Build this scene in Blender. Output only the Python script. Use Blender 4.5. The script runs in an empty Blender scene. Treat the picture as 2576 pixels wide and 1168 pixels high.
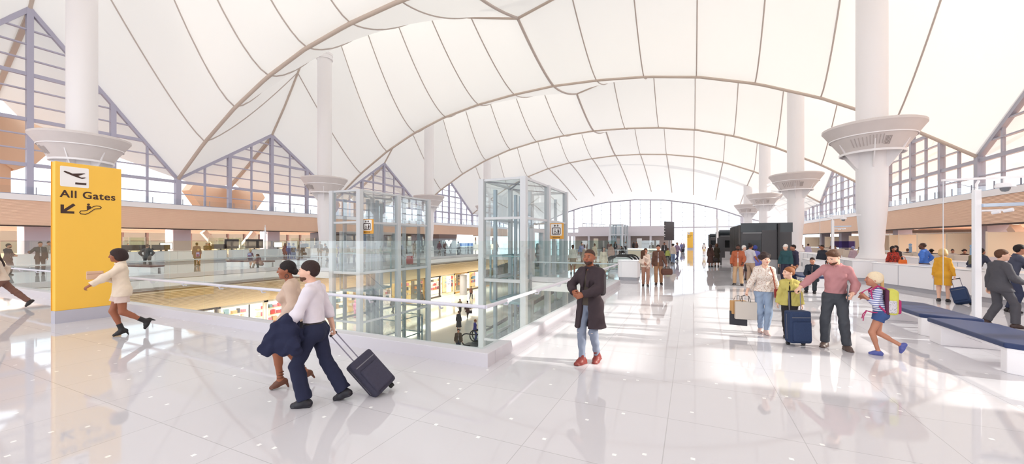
import bpy, bmesh, math, random
import numpy as np
from mathutils import Vector, Matrix
S = bpy.context.scene
COL = S.collection
random.seed(7)
# ---------------------------------------------------------------- camera frame
ANG = math.radians(24.8); CA, SA = math.cos(ANG), math.sin(ANG)
FPX, CX, HY, CAMZ = 977.0, 1288.0, 605.0, 2.0
def at(px, py, z=0.0):
    """floor point (at height z) seen at a pixel of the photograph"""
    zc = FPX*(CAMZ-z)/(py-HY); xo = (px-CX)/FPX*zc
    return (-SA*zc+CA*xo, CA*zc+SA*xo, z)
def ray(px):
    t = (px-CX)/FPX
    return (-SA+t*CA, CA+t*SA)
def heading(px, phi):
    """rotation (about z) of a figure facing +Y: 0 = to the viewer, 90 = to picture right, 180 = away"""
    rx, ry = ray(px); n = math.hypot(rx, ry); rx /= n; ry /= n
    c, s = math.cos(math.radians(phi)), math.sin(math.radians(phi))
    hx, hy = -c*rx+s*ry, -c*ry-s*rx
    return math.atan2(-hx, hy)
# ---------------------------------------------------------------- materials
MATS = {}
def srgb(r, g, b):
    f = lambda c: (c/255/12.92) if c <= 10 else ((c/255+.055)/1.055)**2.4
    return (f(r), f(g), f(b), 1.0)
def mat(name, rgb=(200,200,200), rough=.5, metal=0.0, spec=.5, bump=0, bscale=60, emit=0, noise=0, nscale=8, sheen=0):
    if name in MATS: return MATS[name]
    m = bpy.data.materials.new(name); m.use_nodes = True; MATS[name] = m
    nt = m.node_tree; b = nt.nodes['Principled BSDF']
    col = srgb(*rgb)
    b.inputs['Base Color'].default_value = col
    b.inputs['Roughness'].default_value = rough
    b.inputs['Metallic'].default_value = metal
    b.inputs['Specular IOR Level'].default_value = spec
    if emit:
        b.inputs['Emission Color'].default_value = col; b.inputs['Emission Strength'].default_value = emit
    if noise or bump:
        tc = nt.nodes.new('ShaderNodeTexCoord')
        nz = nt.nodes.new('ShaderNodeTexNoise'); nz.inputs['Scale'].default_value = nscale if noise else bscale
        nz.inputs['Detail'].default_value = 3
        nt.links.new(tc.outputs['Object'], nz.inputs['Vector'])
        if noise:
            mx = nt.nodes.new('ShaderNodeMix'); mx.data_type = 'RGBA'
            mx.inputs[6].default_value = tuple(max(0, c*(1-noise)) for c in col[:3])+(1,)
            mx.inputs[7].default_value = tuple(min(1, c*(1+noise)) for c in col[:3])+(1,)
            nt.links.new(nz.outputs['Fac'], mx.inputs[0]); nt.links.new(mx.outputs[2], b.inputs['Base Color'])
        if bump:
            bp = nt.nodes.new('ShaderNodeBump'); bp.inputs['Strength'].default_value = bump; bp.inputs['Distance'].default_value = .02
            nt.links.new(nz.outputs['Fac'], bp.inputs['Height']); nt.links.new(bp.outputs['Normal'], b.inputs['Normal'])
    return m
def glass(name, tint=(225,240,238), refl=1.0, rough=.0, ior=1.45):
    if name in MATS: return MATS[name]
    m = bpy.data.materials.new(name); m.use_nodes = True; MATS[name] = m
    nt = m.node_tree; nt.nodes.clear()
    o = nt.nodes.new('ShaderNodeOutputMaterial'); t = nt.nodes.new('ShaderNodeBsdfTransparent')
    g = nt.nodes.new('ShaderNodeBsdfGlossy'); f = nt.nodes.new('ShaderNodeFresnel'); mx = nt.nodes.new('ShaderNodeMixShader')
    mu = nt.nodes.new('ShaderNodeMath'); mu.operation = 'MULTIPLY'; mu.inputs[1].default_value = refl
    t.inputs['Color'].default_value = srgb(*tint); g.inputs['Roughness'].default_value = rough
    f.inputs['IOR'].default_value = ior
    nt.links.new(f.outputs[0], mu.inputs[0]); nt.links.new(mu.outputs[0], mx.inputs[0])
    nt.links.new(t.outputs[0], mx.inputs[1]); nt.links.new(g.outputs[0], mx.inputs[2]); nt.links.new(mx.outputs[0], o.inputs[0])
    return m
WHITE = mat('white_paint', (249,246,248), .45)
WHITE2 = mat('white_lacquer', (246,245,248), .22)
CREAM = mat('cream_panel', (226,212,192), .6)
LILAC = mat('lilac_steel', (186,184,204), .45)
LILAC2 = mat('pale_lilac_steel', (222,220,230), .4)
TAN = mat('tan_cable', (206,190,178), .6)
GREYM = mat('warm_grey_metal', (168,166,176), .4, .3)
DARKB = mat('brown_steel', (120,98,92), .5)
BLACK = mat('black', (40,37,39), .35)
CHAR = mat('charcoal', (62,58,60), .3)
STEEL = mat('brushed_steel', (176,178,184), .3, .8)
SILVER = mat('light_steel_paint', (214,216,222), .35, .2)
YEL = mat('sign_yellow', (255,201,78), .45)
INK = mat('sign_ink', (66,42,36), .5)
SIGNW = mat('sign_white', (250,247,247), .5)
NAVY = mat('navy_vinyl', (34,52,96), .45, bump=.05, bscale=400)
MAROON = mat('maroon_vinyl', (88,48,50), .5)
CONC = mat('grey_concrete', (176,172,176), .6)
GL_CLEAR = glass('clear_glazing', (250,252,253), .25)
GL_RAIL = glass('green_tinted_glass', (250,254,253), .18)
GL_LIFT = glass('pale_aqua_glass', (250,253,253), .28)
GL_DARK = glass('smoked_glass', (70,72,76), 1.0)
RUBBER = mat('rubber', (30,30,32), .6)
# ---------------------------------------------------------------- mesh builder
class MB:
    def __init__(s): s.v = []; s.f = []; s.mi = []; s.cur = 0
    def add(s, vs, fs):
        n = len(s.v); s.v += [tuple(map(float, p)) for p in vs]
        s.f += [tuple(i+n for i in f) for f in fs]; s.mi += [s.cur]*len(fs)
    def box(s, x0, y0, z0, x1, y1, z1):
        x0, x1 = sorted((x0, x1)); y0, y1 = sorted((y0, y1)); z0, z1 = sorted((z0, z1))
        s.add([(x0,y0,z0),(x1,y0,z0),(x1,y1,z0),(x0,y1,z0),(x0,y0,z1),(x1,y0,z1),(x1,y1,z1),(x0,y1,z1)],
              [(0,3,2,1),(4,5,6,7),(0,1,5,4),(1,2,6,5),(2,3,7,6),(3,0,4,7)]); return s
    def bar(s, p, q, w, h=None, up=(0,0,1)):
        h = w if h is None else h
        p = Vector(p); q = Vector(q); d = (q-p).normalized(); u = Vector(up)
        if abs(d.dot(u)) > .98: u = Vector((0,1,0))
        r = d.cross(u).normalized()*w/2; u = r.cross(d).normalized()*h/2
        s.add([p-r-u,p+r-u,p+r+u,p-r+u,q-r-u,q+r-u,q+r+u,q-r+u],
              [(0,3,2,1),(4,5,6,7),(0,1,5,4),(1,2,6,5),(2,3,7,6),(3,0,4,7)]); return s
    def tube(s, pts, r, n=8, caps=True):
        pts = [Vector(p) for p in pts]; rs = r if isinstance(r, (list, tuple)) else [r]*len(pts)
        vs = []; fs = []; ref = None
        for i, p in enumerate(pts):
            d = (pts[min(i+1, len(pts)-1)]-pts[max(i-1, 0)])
            d = d.normalized() if d.length > 1e-9 else Vector((0,0,1))
            if ref is None: ref = Vector((0,0,1)) if abs(d.z) < .9 else Vector((1,0,0))
            a = (ref-d*ref.dot(d)).normalized(); ref = a; b = d.cross(a)
            for k in range(n):
                t = 2*math.pi*k/n; vs.append(p+(a*math.cos(t)+b*math.sin(t))*rs[i])
        for i in range(len(pts)-1):
            for k in range(n):
                fs.append((i*n+k, i*n+(k+1)%n, (i+1)*n+(k+1)%n, (i+1)*n+k))
        if caps: fs.append(tuple(range(n))[::-1]); fs.append(tuple((len(pts)-1)*n+k for k in range(n)))
        s.add(vs, fs); return s
    def lathe(s, c, prof, n=32, close=True):
        vs = []; fs = []
        for (r, z) in prof:
            for k in range(n):
                t = 2*math.pi*k/n; vs.append((c[0]+r*math.cos(t), c[1]+r*math.sin(t), c[2]+z))
        for i in range(len(prof)-1):
            for k in range(n): fs.append((i*n+k, i*n+(k+1)%n, (i+1)*n+(k+1)%n, (i+1)*n+k))
        if close: fs.append(tuple(range(n))[::-1]); fs.append(tuple((len(prof)-1)*n+k for k in range(n)))
        s.add(vs, fs); return s
    def prism(s, poly, h, M=None):
        """polygon in the local xy plane, thickness h along local z"""
        M = M or Matrix(); n = len(poly)
        a = sum(poly[i][0]*poly[(i+1)%n][1]-poly[(i+1)%n][0]*poly[i][1] for i in range(n))
        if a < 0: poly = poly[::-1]
        vs = [M @ Vector((x, y, 0)) for x, y in poly]+[M @ Vector((x, y, h)) for x, y in poly]
        s.add(vs, [tuple(range(n))[::-1], tuple(range(n, 2*n))]+[(i, (i+1)%n, n+(i+1)%n, n+i) for i in range(n)]); return s
    def grid(s, rows):
        n = len(rows[0]); vs = [p for r in rows for p in r]
        s.add(vs, [(i*n+j, i*n+j+1, (i+1)*n+j+1, (i+1)*n+j) for i in range(len(rows)-1) for j in range(n-1)]); return s
    def build(s, name, m=None, parent=None, smooth=False, loc=None, rz=0, bevel=0):
        me = bpy.data.meshes.new(name); me.from_pydata(s.v, [], s.f)
        ms = m if isinstance(m, (list, tuple)) else [m]
        for x in ms:
            if x: me.materials.append(x)
        if len(ms) > 1: me.polygons.foreach_set('material_index', s.mi)
        me.validate(); me.update()
        o = bpy.data.objects.new(name, me); COL.objects.link(o)
        if smooth:
            me.polygons.foreach_set('use_smooth', [True]*len(me.polygons))
            me.set_sharp_from_angle(angle=math.radians(40))
        if bevel:
            bv = o.modifiers.new('Bevel', 'BEVEL'); bv.width = bevel; bv.segments = 2; bv.limit_method = 'ANGLE'
        if parent: o.parent = parent
        if loc: o.location = loc
        if rz: o.rotation_euler.z = rz
        return o
def tag(o, label=None, cat=None, group=None, kind=None):
    if label: o['label'] = label
    if cat: o['category'] = cat
    if group: o['group'] = group
    if kind: o['kind'] = kind
    return o
def thing(name, label, cat, loc=(0,0,0), rz=0, group=None, kind=None):
    o = bpy.data.objects.new(name, None); COL.objects.link(o); o.empty_display_size = .2
    o.location = loc; o.rotation_euler.z = rz
    return tag(o, label, cat, group, kind)
def struct(o): o['kind'] = 'structure'; return o
def dup(root, loc, rz, label, group=None):
    def cp(o, par):
        c = o.copy(); COL.objects.link(c)
        if par: c.parent = par
        for ch in KIDS.get(o.name, []): cp(ch, c)
        return c
    KIDS = {}
    for o in COL.objects:
        if o.parent: KIDS.setdefault(o.parent.name, []).append(o)
    r = cp(root, None); r.location = loc; r.rotation_euler.z = rz; r['label'] = label
    if group: r['group'] = group
    return r
def interp(tab, u):
    for (a, va), (b, vb) in zip(tab, tab[1:]):
        if u <= b: return va+(vb-va)*max(0, (u-a))/(b-a)
    return tab[-1][1]
# ---------------------------------------------------------------- camera
cam = bpy.data.cameras.new('camera'); cob = bpy.data.objects.new('camera', cam); COL.objects.link(cob)
cam.sensor_width = 36; cam.lens = 36*FPX/2576; cam.shift_y = (HY-584)/2576
cob.location = (0, 0, CAMZ); cob.rotation_euler = (math.pi/2, 0, ANG)
cam.clip_end = 600; S.camera = cob
# ================================================================ SHELL
L = 18.3; XC = -13.1; YK = [11.15+L*k for k in range(-2, 6)]        # ridges (mast lines)
XL, XR = -44.6, 18.4
VX0, VX1, VY0, VY1 = -25.4, -2.93, 5.4, 44.0                         # the opening in the upper floor
LAND0, LAND1 = 17.9, 27.6                                            # landings
ZL = -6.0
# ---- polished tile floor
def floor_mat(name, base, rough, tx, ox, ty, oy, fleck):
    m = bpy.data.materials.new(name); m.use_nodes = True; nt = m.node_tree; N = nt.nodes; K = nt.links
    b = N['Principled BSDF']; b.inputs['Roughness'].default_value = rough; b.inputs['Specular IOR Level'].default_value = .5
    tc = N.new('ShaderNodeTexCoord'); sp = N.new('ShaderNodeSeparateXYZ'); K.new(tc.outputs['Object'], sp.inputs[0])
    def mth(op, a, bb=None):
        n = N.new('ShaderNodeMath'); n.operation = op
        for i, x in enumerate((a, bb)):
            if x is None: continue
            if isinstance(x, (int, float)): n.inputs[i].default_value = x
            else: K.new(x, n.inputs[i])
        return n.outputs[0]
    def joint(o, t, off):
        f = mth('FRACT', mth('DIVIDE', mth('SUBTRACT', o, off-500*t), t))
        return mth('GREATER_THAN', mth('ABSOLUTE', mth('SUBTRACT', f, .5)), .5-.004/t)
    j = mth('MAXIMUM', joint(sp.outputs[0], tx, ox), joint(sp.outputs[1], ty, oy))
    tile = N.new('ShaderNodeCombineXYZ')
    K.new(mth('FLOOR', mth('DIVIDE', mth('SUBTRACT', sp.outputs[0], ox), tx)), tile.inputs[0])
    K.new(mth('FLOOR', mth('DIVIDE', mth('SUBTRACT', sp.outputs[1], oy), ty)), tile.inputs[1])
    wt = N.new('ShaderNodeTexWhiteNoise'); wt.noise_dimensions = '2D'; K.new(tile.outputs[0], wt.inputs['Vector'])
    c0 = srgb(*base)
    mx = N.new('ShaderNodeMix'); mx.data_type = 'RGBA'; mx.inputs[6].default_value = c0
    mx.inputs[7].default_value = tuple(c*.965 for c in c0[:3])+(1,); K.new(wt.outputs['Value'], mx.inputs[0])
    m2 = N.new('ShaderNodeMix'); m2.data_type = 'RGBA'; K.new(j, m2.inputs[0]); K.new(mx.outputs[2], m2.inputs[6])
    m2.inputs[7].default_value = tuple(c*.72 for c in c0[:3])+(1,)
    out = m2.outputs[2]
    if fleck:                                                       # small square white flecks scattered over the tiles
        vo = N.new('ShaderNodeTexVoronoi'); vo.voronoi_dimensions = '2D'; vo.distance = 'CHEBYCHEV'; vo.inputs['Scale'].default_value = 1.35
        K.new(tc.outputs['Object'], vo.inputs['Vector'])
        ch = mth('LESS_THAN', vo.outputs['Distance'], .026)
        m3 = N.new('ShaderNodeMix'); m3.data_type = 'RGBA'; K.new(ch, m3.inputs[0]); K.new(out, m3.inputs[6]); m3.inputs[7].default_value = (1,1,1,1)
        out = m3.outputs[2]
    K.new(out, b.inputs['Base Color'])
    return m
FLOORM = floor_mat('polished_white_tile', (217,214,219), .04, 1.26, -1.5, 1.22, 2.25, True)
FLOORL = floor_mat('polished_lower_tile', (206,210,206), .08, 1.5, 0, 1.5, 0, False)
TH = .38
f = MB()
for (x0, y0, x1, y1) in ((-58, -32, 40, VY0), (VX1, VY0, 40, 108), (-58, VY0, VX0, 108), (VX0, VY1, VX1, 108),
                         (-7.3, LAND0, VX1, LAND1), (VX0, LAND0, -20.5, LAND1)):
    f.box(x0, y0, -TH, x1, y1, 0)
struct(f.build('floor', FLOORM))
struct(MB().box(-60, -5, ZL-.3, 5, 108, ZL).build('floor', FLOORL))
struct(MB().box(-400, -300, -7.2, 400, 400, -7).build('ground', mat('apron', (214,206,196), .9)))
# ---- tensile roof
VT = [(0,18.2),(4.7,18.0),(9.2,17.55),(13.8,16.7),(18.2,15.35),(22.5,13.5),(27,11.0),(31.5,7.9),(36,4.6),(40,1.6)]
RT = [(0,20.5),(4.6,21.7),(9.2,23.2),(13.8,25.0),(18.4,26.7),(22.7,28.3),(24,26.0),(25.55,23.3),(27.1,20.7),(29.3,17.3),(31.5,14.3),(36,11.2),(40,8.8)]
ET = [(0,12.35),(7,12.0),(14,10.8),(19,9.3),(23.7,7.4),(31.5,5.0),(40,3)]
YEND = 102.65
def roof_z(u, y):
    u = abs(u); vs = [y0+L/2 for y0 in YK]
    v = interp(VT, u)
    if y >= 75.2:
        t = min(1, (y-75.2)/(YEND-75.2)); e = interp(ET, u)
        return v+(e-v)*(t**1.25)
    k = min(range(len(YK)), key=lambda i: abs(YK[i]-y)); t = 1-abs(YK[k]-y)/(L/2)
    r = interp(RT, u)+(4.9 if k == 2 else 0)
    p = 1.0+.55*max(0, min(1, (31.5-u)/12))
    return v+(r-v)*max(0, t)**p
def roof_mat():
    m = bpy.data.materials.new('tensile_membrane'); m.use_nodes = True; nt = m.node_tree; nt.nodes.clear()
    o = nt.nodes.new('ShaderNodeOutputMaterial'); d = nt.nodes.new('ShaderNodeBsdfDiffuse'); t = nt.nodes.new('ShaderNodeBsdfTranslucent')
    d.inputs[0].default_value = srgb(244,242,239); t.inputs[0].default_value = srgb(246,243,238)
    mx = nt.nodes.new('ShaderNodeMixShader'); mx.inputs[0].default_value = .18
    nt.links.new(d.outputs[0], mx.inputs[1]); nt.links.new(t.outputs[0], mx.inputs[2]); nt.links.new(mx.outputs[0], o.inputs[0]); return m
us = sorted(set([i*1.125 for i in range(-28, 29)]+[-22.7,22.7]))
ys = [YK[0]+L/2+i*L/16 for i in range(0, int((75.2-(YK[0]+L/2))/(L/16)+.5)+1)]
ys += [75.2+(YEND-75.2)*i/12 for i in range(1, 13)]
rb = MB(); rb.grid([[(XC+u, y, roof_z(u, y)) for u in us] for y in ys])
for k in range(1, 5):                                               # flaps beyond the glass walls, running down to an anchor
    for sg in ((-1, 1) if k >= 2 else (-1,)):
        fl = []
        for i in range(9):
            u = 31.5+i*.95; w = (L/2)*(1-i/9.3)
            fl.append([(XC+sg*u, YK[k]+w*j/6, interp(RT, u)+(4.9 if k == 2 else 0)-(interp(RT, u)+(4.9 if k == 2 else 0)-interp(VT, u))*abs(j)/6*(1-i/9.3)) for j in range(-6, 7)])
        rb.grid(fl)
for k in range(0, 3):                                               # unseen closed eave added at near right to keep sun off the foreground
    rows = []
    for i in range(8):
        u = 31.5+i; vv = interp(VT, u); rr = interp(RT, u)+(4.9*max(0, 1-i/3) if k == 2 else 0)
        rows.append([(XC+u, YK[k]+L/2*j, vv+(rr-vv)*(1-abs(j))) for j in (np.linspace(-1, 1, 13) if k < 2 else np.linspace(-1, -.13, 6))])
    rb.grid(rows)
roof = struct(rb.build('ceiling', roof_mat(), smooth=True))
for y0 in YK:
    v = y0+L/2
    if v > 76: continue
    r = .15 if v < 30 else .12
    MB().tube([(XC+u, v, roof_z(u, v)-.1) for u in np.linspace(-31.5, 31.5, 65)], r, 10).build('valley_arch', TAN, roof, True)
for k, y0 in enumerate(YK):
    if y0 > 76: continue
    MB().tube([(XC+u, y0, roof_z(u, y0)-.06) for u in np.linspace(-31.5, 31.5, 85)], .13, 8).build('ridge_cable', TAN, roof, True)
    if 1 <= k < 5:
        for sg in (-1, 1):
            MB().bar((XC+sg*31.5, y0, roof_z(31.5, y0)-.25), (XC+sg*40, y0, interp(RT, 40)-.3+(4.9 if k == 2 else 0)), .3, .4).build('ridge_strut', TAN, roof)
for k, y0 in enumerate(YK):
    if y0 > 76: continue
    sm = MB()
    for i in range(-6, 7):
        u = i*4.5; r = .055 if i else .12
        for a, b in ((y0-L/2, y0), (y0, y0+L/2)):
            if b > 76: continue
            sm.tube([(XC+u, y, roof_z(u, y)-.04) for y in np.linspace(a, b, 15)], r, 6)
    sm.build('membrane_seam', mat('seam', (200,188,182), .7), roof, True)
sm = MB()
for i in range(-6, 7): sm.tube([(XC+i*4.5, y, roof_z(i*4.5, y)-.04) for y in np.linspace(75.2, 97, 14)], .09, 6)
sm.build('membrane_seam', mat('seam'), roof, True)
MB().tube([(XC+u, YEND, interp(ET, abs(u))) for u in np.linspace(-27, 27, 55)], .22, 8).build('valley_arch', GREYM, roof, True)
# ---- glazed gable walls, left and right
ZT = [5.4, 6.46, 7.6, 8.74, 9.82, 10.95, 12.04, 13.15, 14.3, 15.4, 16.5, 17.6]
def gable_z(y, k0=True):
    k = min(range(len(YK)), key=lambda i: abs(YK[i]-y)); t = 1-abs(YK[k]-y)/(L/2)
    pk = 14.3+(4.9 if k == 2 else 0)
    return 7.9+(pk-7.9)*max(0, t)
def gable_span(z, k):
    pk = 14.3+(4.9 if k == 2 else 0)
    return (L/2)*(1-(z-7.9)/(pk-7.9)) if z > 7.9 else L/2
for side, X, sg in (('left', XL, 1), ('right', XR, -1)):
    root = struct(thing('window_1' if side == 'left' else 'window_2', None, None)); fm = LILAC if side == 'left' else mat('grey_lilac_steel', (176,174,188), .4)
    for k in range(0, 8):
        y0 = YK[k]
        if k > 6: continue
        fr = MB()
        for i in range(-4, 4):
            y = y0+i*L/8; heavy = (i % 2 == 0); w = .34 if heavy else .16
            if i == -4: w = .42
            fr.box(X-w*.5, y-w/2, 5.4, X+w*.5, y+w/2, gable_z(y)-.02)
        for j, z in enumerate(ZT):
            sp_ = gable_span(z, k)
            if sp_ < .3: continue
            h = .26 if j in (2, 5, 8) else .09
            if z <= 7.9: sp_ = L/2
            fr.box(X-.12, y0-sp_, z-h/2, X+.12, y0+sp_, z+h/2)
        pk = gable_z(y0)
        for d in (-1, 1): fr.bar((X, y0+d*L/2, 7.9), (X, y0, pk), .34, .3, (1,0,0))
        fr.build('window_frame', fm, root)
        gp = MB(); t = .02
        poly = [(y0-L/2, 5.4), (y0+L/2, 5.4), (y0+L/2, 7.9), (y0, pk), (y0-L/2, 7.9)]
        gp.prism(poly, t, Matrix(((0,0,1,X-t/2),(1,0,0,0),(0,1,0,0),(0,0,0,1))))
        gp.build('pane', GL_CLEAR, root)
    # white ledge and timber slat band below the glazing
    e0, e1 = YK[0]-L/2, YK[6]+L/2
    d = -sg
    MB().box(X+d*.35, e0, 4.95, X-d*.25, e1, 5.38).build('trim_1' if side == 'left' else 'trim_2', WHITE)['kind'] = 'structure'
    band = MB()
    n = 22
    for i in range(n):
        z0 = 3.12+i*(1.83/n); band.box(X+d*.3, e0, z0, X-d*.17, e1, z0+.066)
    band.cur = 1; band.box(X+d*.36, e0, 3.08, X-d*.11, e1, 4.95)
    struct(band.build('wall_left' if side == 'left' else 'wall_right', [mat('timber_slat', (255,214,186), .6, noise=.05, nscale=1.5), mat('timber_gap', (240,198,168), .7)]))
    MB().box(X-d*.22, e0, 3.02, X+d*.4, e1, 3.1).build('trim_3' if side == 'left' else 'trim_4', mat('dark_shadow_gap', (70,54,50), .7))['kind'] = 'structure'
    # glass balustrade standing on the ledge
    br = thing('ledge_balustrade', f'low frameless glass balustrade on the ledge under the {"gabled windows by the yellow totem" if side == "left" else "gabled windows above the service counters"}', 'balustrade')
    gm = MB(); gm.box(X-d*.2, e0, 5.38, X-d*.22, e1, 5.95); gm.build('glass_panel', GL_CLEAR, br)
    pm = MB()
    for i in range(0, int((e1-e0)/2.3)): pm.box(X-d*.18, e0+i*2.3, 5.3, X-d*.24, e0+i*2.3+.04, 5.95)
    pm.build('clamp', GREYM, br)['kind'] = 'stuff'
    # low side hall: slatted ceiling and back wall
    xb = X+d*(11 if side == 'left' else 17)
    cm = MB(); cm.box(X+d*.4, e0, 3.3, xb, e1, 3.5); cm.cur = 1
    for i in range(int(abs(xb-X)/.22)): cm.box(X+d*(.5+i*.22), e0, 3.2, X+d*(.58+i*.22), e1, 3.3)
    struct(cm.build('ceiling', [mat('timber_gap'), mat('timber_slat')]))
# back walls of the side halls
struct(MB().box(36, -32, 0, 36.4, 108, 3.4).build('wall_right_back', mat('taupe_wall', (150,136,124), .7)))
wl = MB(); wl.box(-56, -32, 0, -55.6, 108, .85); wl.box(-56, -32, 2.85, -55.6, 108, 3.4); struct(wl.build('wall_left_back', mat('beige_wall', (206,188,166), .7)))
wr = struct(thing('window_3', None, None)); wf = MB(); wp = MB()
for i in range(0, 66):
    y = -30+i*2.1; wf.box(-55.95, y-.09, .85, -55.6, y+.09, 2.85)
wf.box(-55.9, -32, 1.9, -55.65, 108, 1.98); wp.box(-55.8, -32, .85, -55.78, 108, 2.85)
wf.build('window_frame', DARKB, wr); wp.build('pane', GL_CLEAR, wr)
struct(MB().box(-62, -32, -6, -61.5, 108, 6.4).build('wall_outside', mat('sandstone', (216,192,166), .8)))
# far end glass wall
we = struct(thing('window_4', None, None)); fr = MB(); th = MB()
for i in range(-4, 6):
    x = -14.2+4.9*i; zt = interp(ET, abs(x-XC))
    if abs(x-XC) < 26: fr.box(x-.16, YEND-.15, 0, x+.16, YEND+.15, zt)
    xm = x+2.45
    if abs(xm-XC) < 26: th.box(xm-.04, YEND-.05, 0, xm+.04, YEND+.05, interp(ET, abs(xm-XC)))
for z in np.arange(1.1, 12, 1.1):
    um = 26
    while um > 0 and interp(ET, um) < z: um -= .5
    if um > 0: th.box(XC-um, YEND-.05, z-.035, XC+um, YEND+.05, z+.035)
fr.box(XC-26, YEND-.2, 5.0, XC+26, YEND+.2, 5.25)
fr.box(XC-26, YEND-.15, 0, XC-25.7, YEND+.15, 6.8); fr.box(XC+23.6, YEND-.15, 0, XC+23.9, YEND+.15, 7.4)
fr.build('window_frame', mat('far_frame_steel', (196,190,200), .5), we); th.build('glazing_bars', mat('far_frame_steel'), we)
gp = MB(); xs = np.linspace(-26, 26, 53)
gp.prism([(XC-26, 0), (XC+26, 0)]+[(XC+u, interp(ET, abs(u))) for u in xs[::-1]], .02, Matrix(((1,0,0,0),(0,0,1,YEND),(0,1,0,0),(0,0,0,1))))
gp.build('pane', GL_CLEAR, we)
# ---- mast columns
capm = mat('capital_plaster', (226,218,216), .7, noise=.05, nscale=2)
def column(x, y, label):
    t = thing('mast_column', label, 'column', (x, y, 0), 0, 'mast columns in two rows', 'thing')
    MB().lathe((0,0,0), [(.72,.9),(.72,.0)][::-1]+[(.74,.95),(.56,1.25),(.54,1.7),(.6,2.6),(.7,3.9),(.715,4.6),(.715,21.4)], 40).build('shaft', WHITE, t, True)
    MB().lathe((0,0,0), [(.715,21.4),(.83,21.4),(.83,21.6),(.76,21.65),(.76,21.8),(.83,21.85),(.83,22.05),(.3,22.1),(.3,29)], 32).build('mast_tip', WHITE, t, True)
    MB().lathe((0,0,0), [(1.35,7.1),(2.25,8.45),(2.3,8.5),(2.3,8.62),(2.22,8.66),(2.1,8.6),(1.2,7.25)], 48, False).build('capital', capm, t, True)
    rg = MB()
    rg.lathe((0,0,0), [(1.42,7.0),(1.48,7.0),(1.48,7.12),(1.38,7.12)], 48, False)
    rg.lathe((0,0,0), [(1.93,7.9),(1.96,7.9),(1.96,7.96),(1.93,7.96)], 48, False); rg.build('capital_ring', WHITE, t, True)
    for i in range(6):
        a = i*math.pi/3+.3; c, s = math.cos(a), math.sin(a)
        b = MB(); M = Matrix(((c,0,-s,.03*s),(s,0,c,-.03*c),(0,1,0,0),(0,0,0,1)))
        b.prism([(.68,6.2),(.8,6.2),(1.42,7.05),(2.1,8.45),(.68,8.45)], .06, M); b.build('bracket', WHITE, t)
    gr = MB()
    for (w0, w1, zz0, zz1) in ((-.5,-.1,7.3,7.75),(-.02,.3,7.35,7.8),(.36,.5,7.3,7.7)):       # cast grilles in the drum
        for j in range(5):
            a = -1.9+w0+(w1-w0)*j/4; r0 = 1.37+(zz0-7.1)*.667; r1 = 1.37+(zz1-7.1)*.667
            gr.bar((r0*math.cos(a), r0*math.sin(a), zz0), (r1*math.cos(a), r1*math.sin(a), zz1), .035, .03)
    gr.build('grille', mat('capital_shadow', (196,186,184), .8), t)  # plain grey bars, darker than the capital
ORD = ['second', 'third', 'fourth', 'fifth']
column(-35.8, YK[2], 'tall white mast column whose flared capital rises behind the yellow totem sign')
for k in range(3, 7):
    column(-35.8, YK[k], ['white mast column beside the first glass elevator, behind the couple', 'white mast column just past the first glass elevator', 'white mast column seen through the second glass elevator', 'farthest white mast column of the row past the elevators'][k-3])
    column(9.57, YK[k], ['large white mast column standing by the service counters', 'white mast column directly behind the black booth', 'narrow far mast column behind the black booths, second past the near one', 'farthest mast column beside the end window'][k-3])
# ================================================================ RAILINGS
CURB = mat('curb_panel', (214,210,216), .35)
def railing(label, p, q, inward, hand=True, name='glass_railing', c0=0, c1=0, h0=0, h1=0):
    """tall glass balustrade on a low curb from p to q; handrail on the walkway side (-inward)"""
    P = Vector((p[0], p[1], 0)); Q = Vector((q[0], q[1], 0)); d = (Q-P).normalized(); n = Vector((inward[0], inward[1], 0)); Ln = (Q-P).length
    t = thing(name, label, 'railing', P)
    D = d*Ln
    c = MB(); c.bar(n*.10-d*c0+Vector((0,0,.10)), n*.10+D+d*c1+Vector((0,0,.10)), .26, .24, (0,0,1)); c.build('curb', CURB, t, bevel=.01)
    c = MB(); c.bar(n*.10-d*c0+Vector((0,0,-.24)), n*.10+D+d*c1+Vector((0,0,-.24)), .2, .40); c.build('slab_edge', WHITE, t)
    k = max(1, round(Ln/1.55)); w = Ln/k
    for i in range(k):
        a = n*.16+d*(i*w+.008)+Vector((0,0,1.10)); b = n*.16+d*((i+1)*w-.008)+Vector((0,0,1.10))
        MB().bar(a, b, .018, 1.78).build('glass_panel', GL_RAIL, t)
    if hand:
        MB().tube([n*.06-d*h0+Vector((0,0,.93)), n*.06+D+d*h1+Vector((0,0,.93))], .032, 12).build('handrail', LILAC2, t, True)
        for i in range(k):
            a = d*((i+.5)*w)
            MB().tube([n*.16+a+Vector((0,0,.84)), n*.09+a+Vector((0,0,.84)), n*.06+a+Vector((0,0,.9))], .016, 8).bar(n*.06+a-d*.09+Vector((0,0,.9)), n*.06+a+d*.09+Vector((0,0,.9)), .03, .012).build('bracket', LILAC2, t)
    return t
railing('long glass balustrade with white handrail crossing behind the walking couple', (VX0+.16, VY0), (VX1-.16, VY0), (0,1), c0=.19, c1=.19, h0=.1, h1=.1)
railing('glass balustrade running away along the main walkway beside the man in the dark coat', (VX1, VY0+.16), (VX1, LAND0), (-1,0), c0=-.075, h0=.1)
railing('short glass balustrade across the lift landing, end-on behind the man in the dark coat', (VX1-.235, LAND0), (-7.1, LAND0), (0,-1), h0=.17)
railing('glass balustrade along the far side walkway left of the first lift landing', (VX0, VY0+.16), (VX0, LAND0), (1,0), c0=-.075, h0=.1)
railing('glass balustrade along the far side walkway beyond the first glass lift', (VX0, LAND1), (VX0, VY1), (1,0))
railing('short glass balustrade across the landing of the first glass lift', (VX0+.235, LAND0), (-20.7, LAND0), (0,-1))
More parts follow.
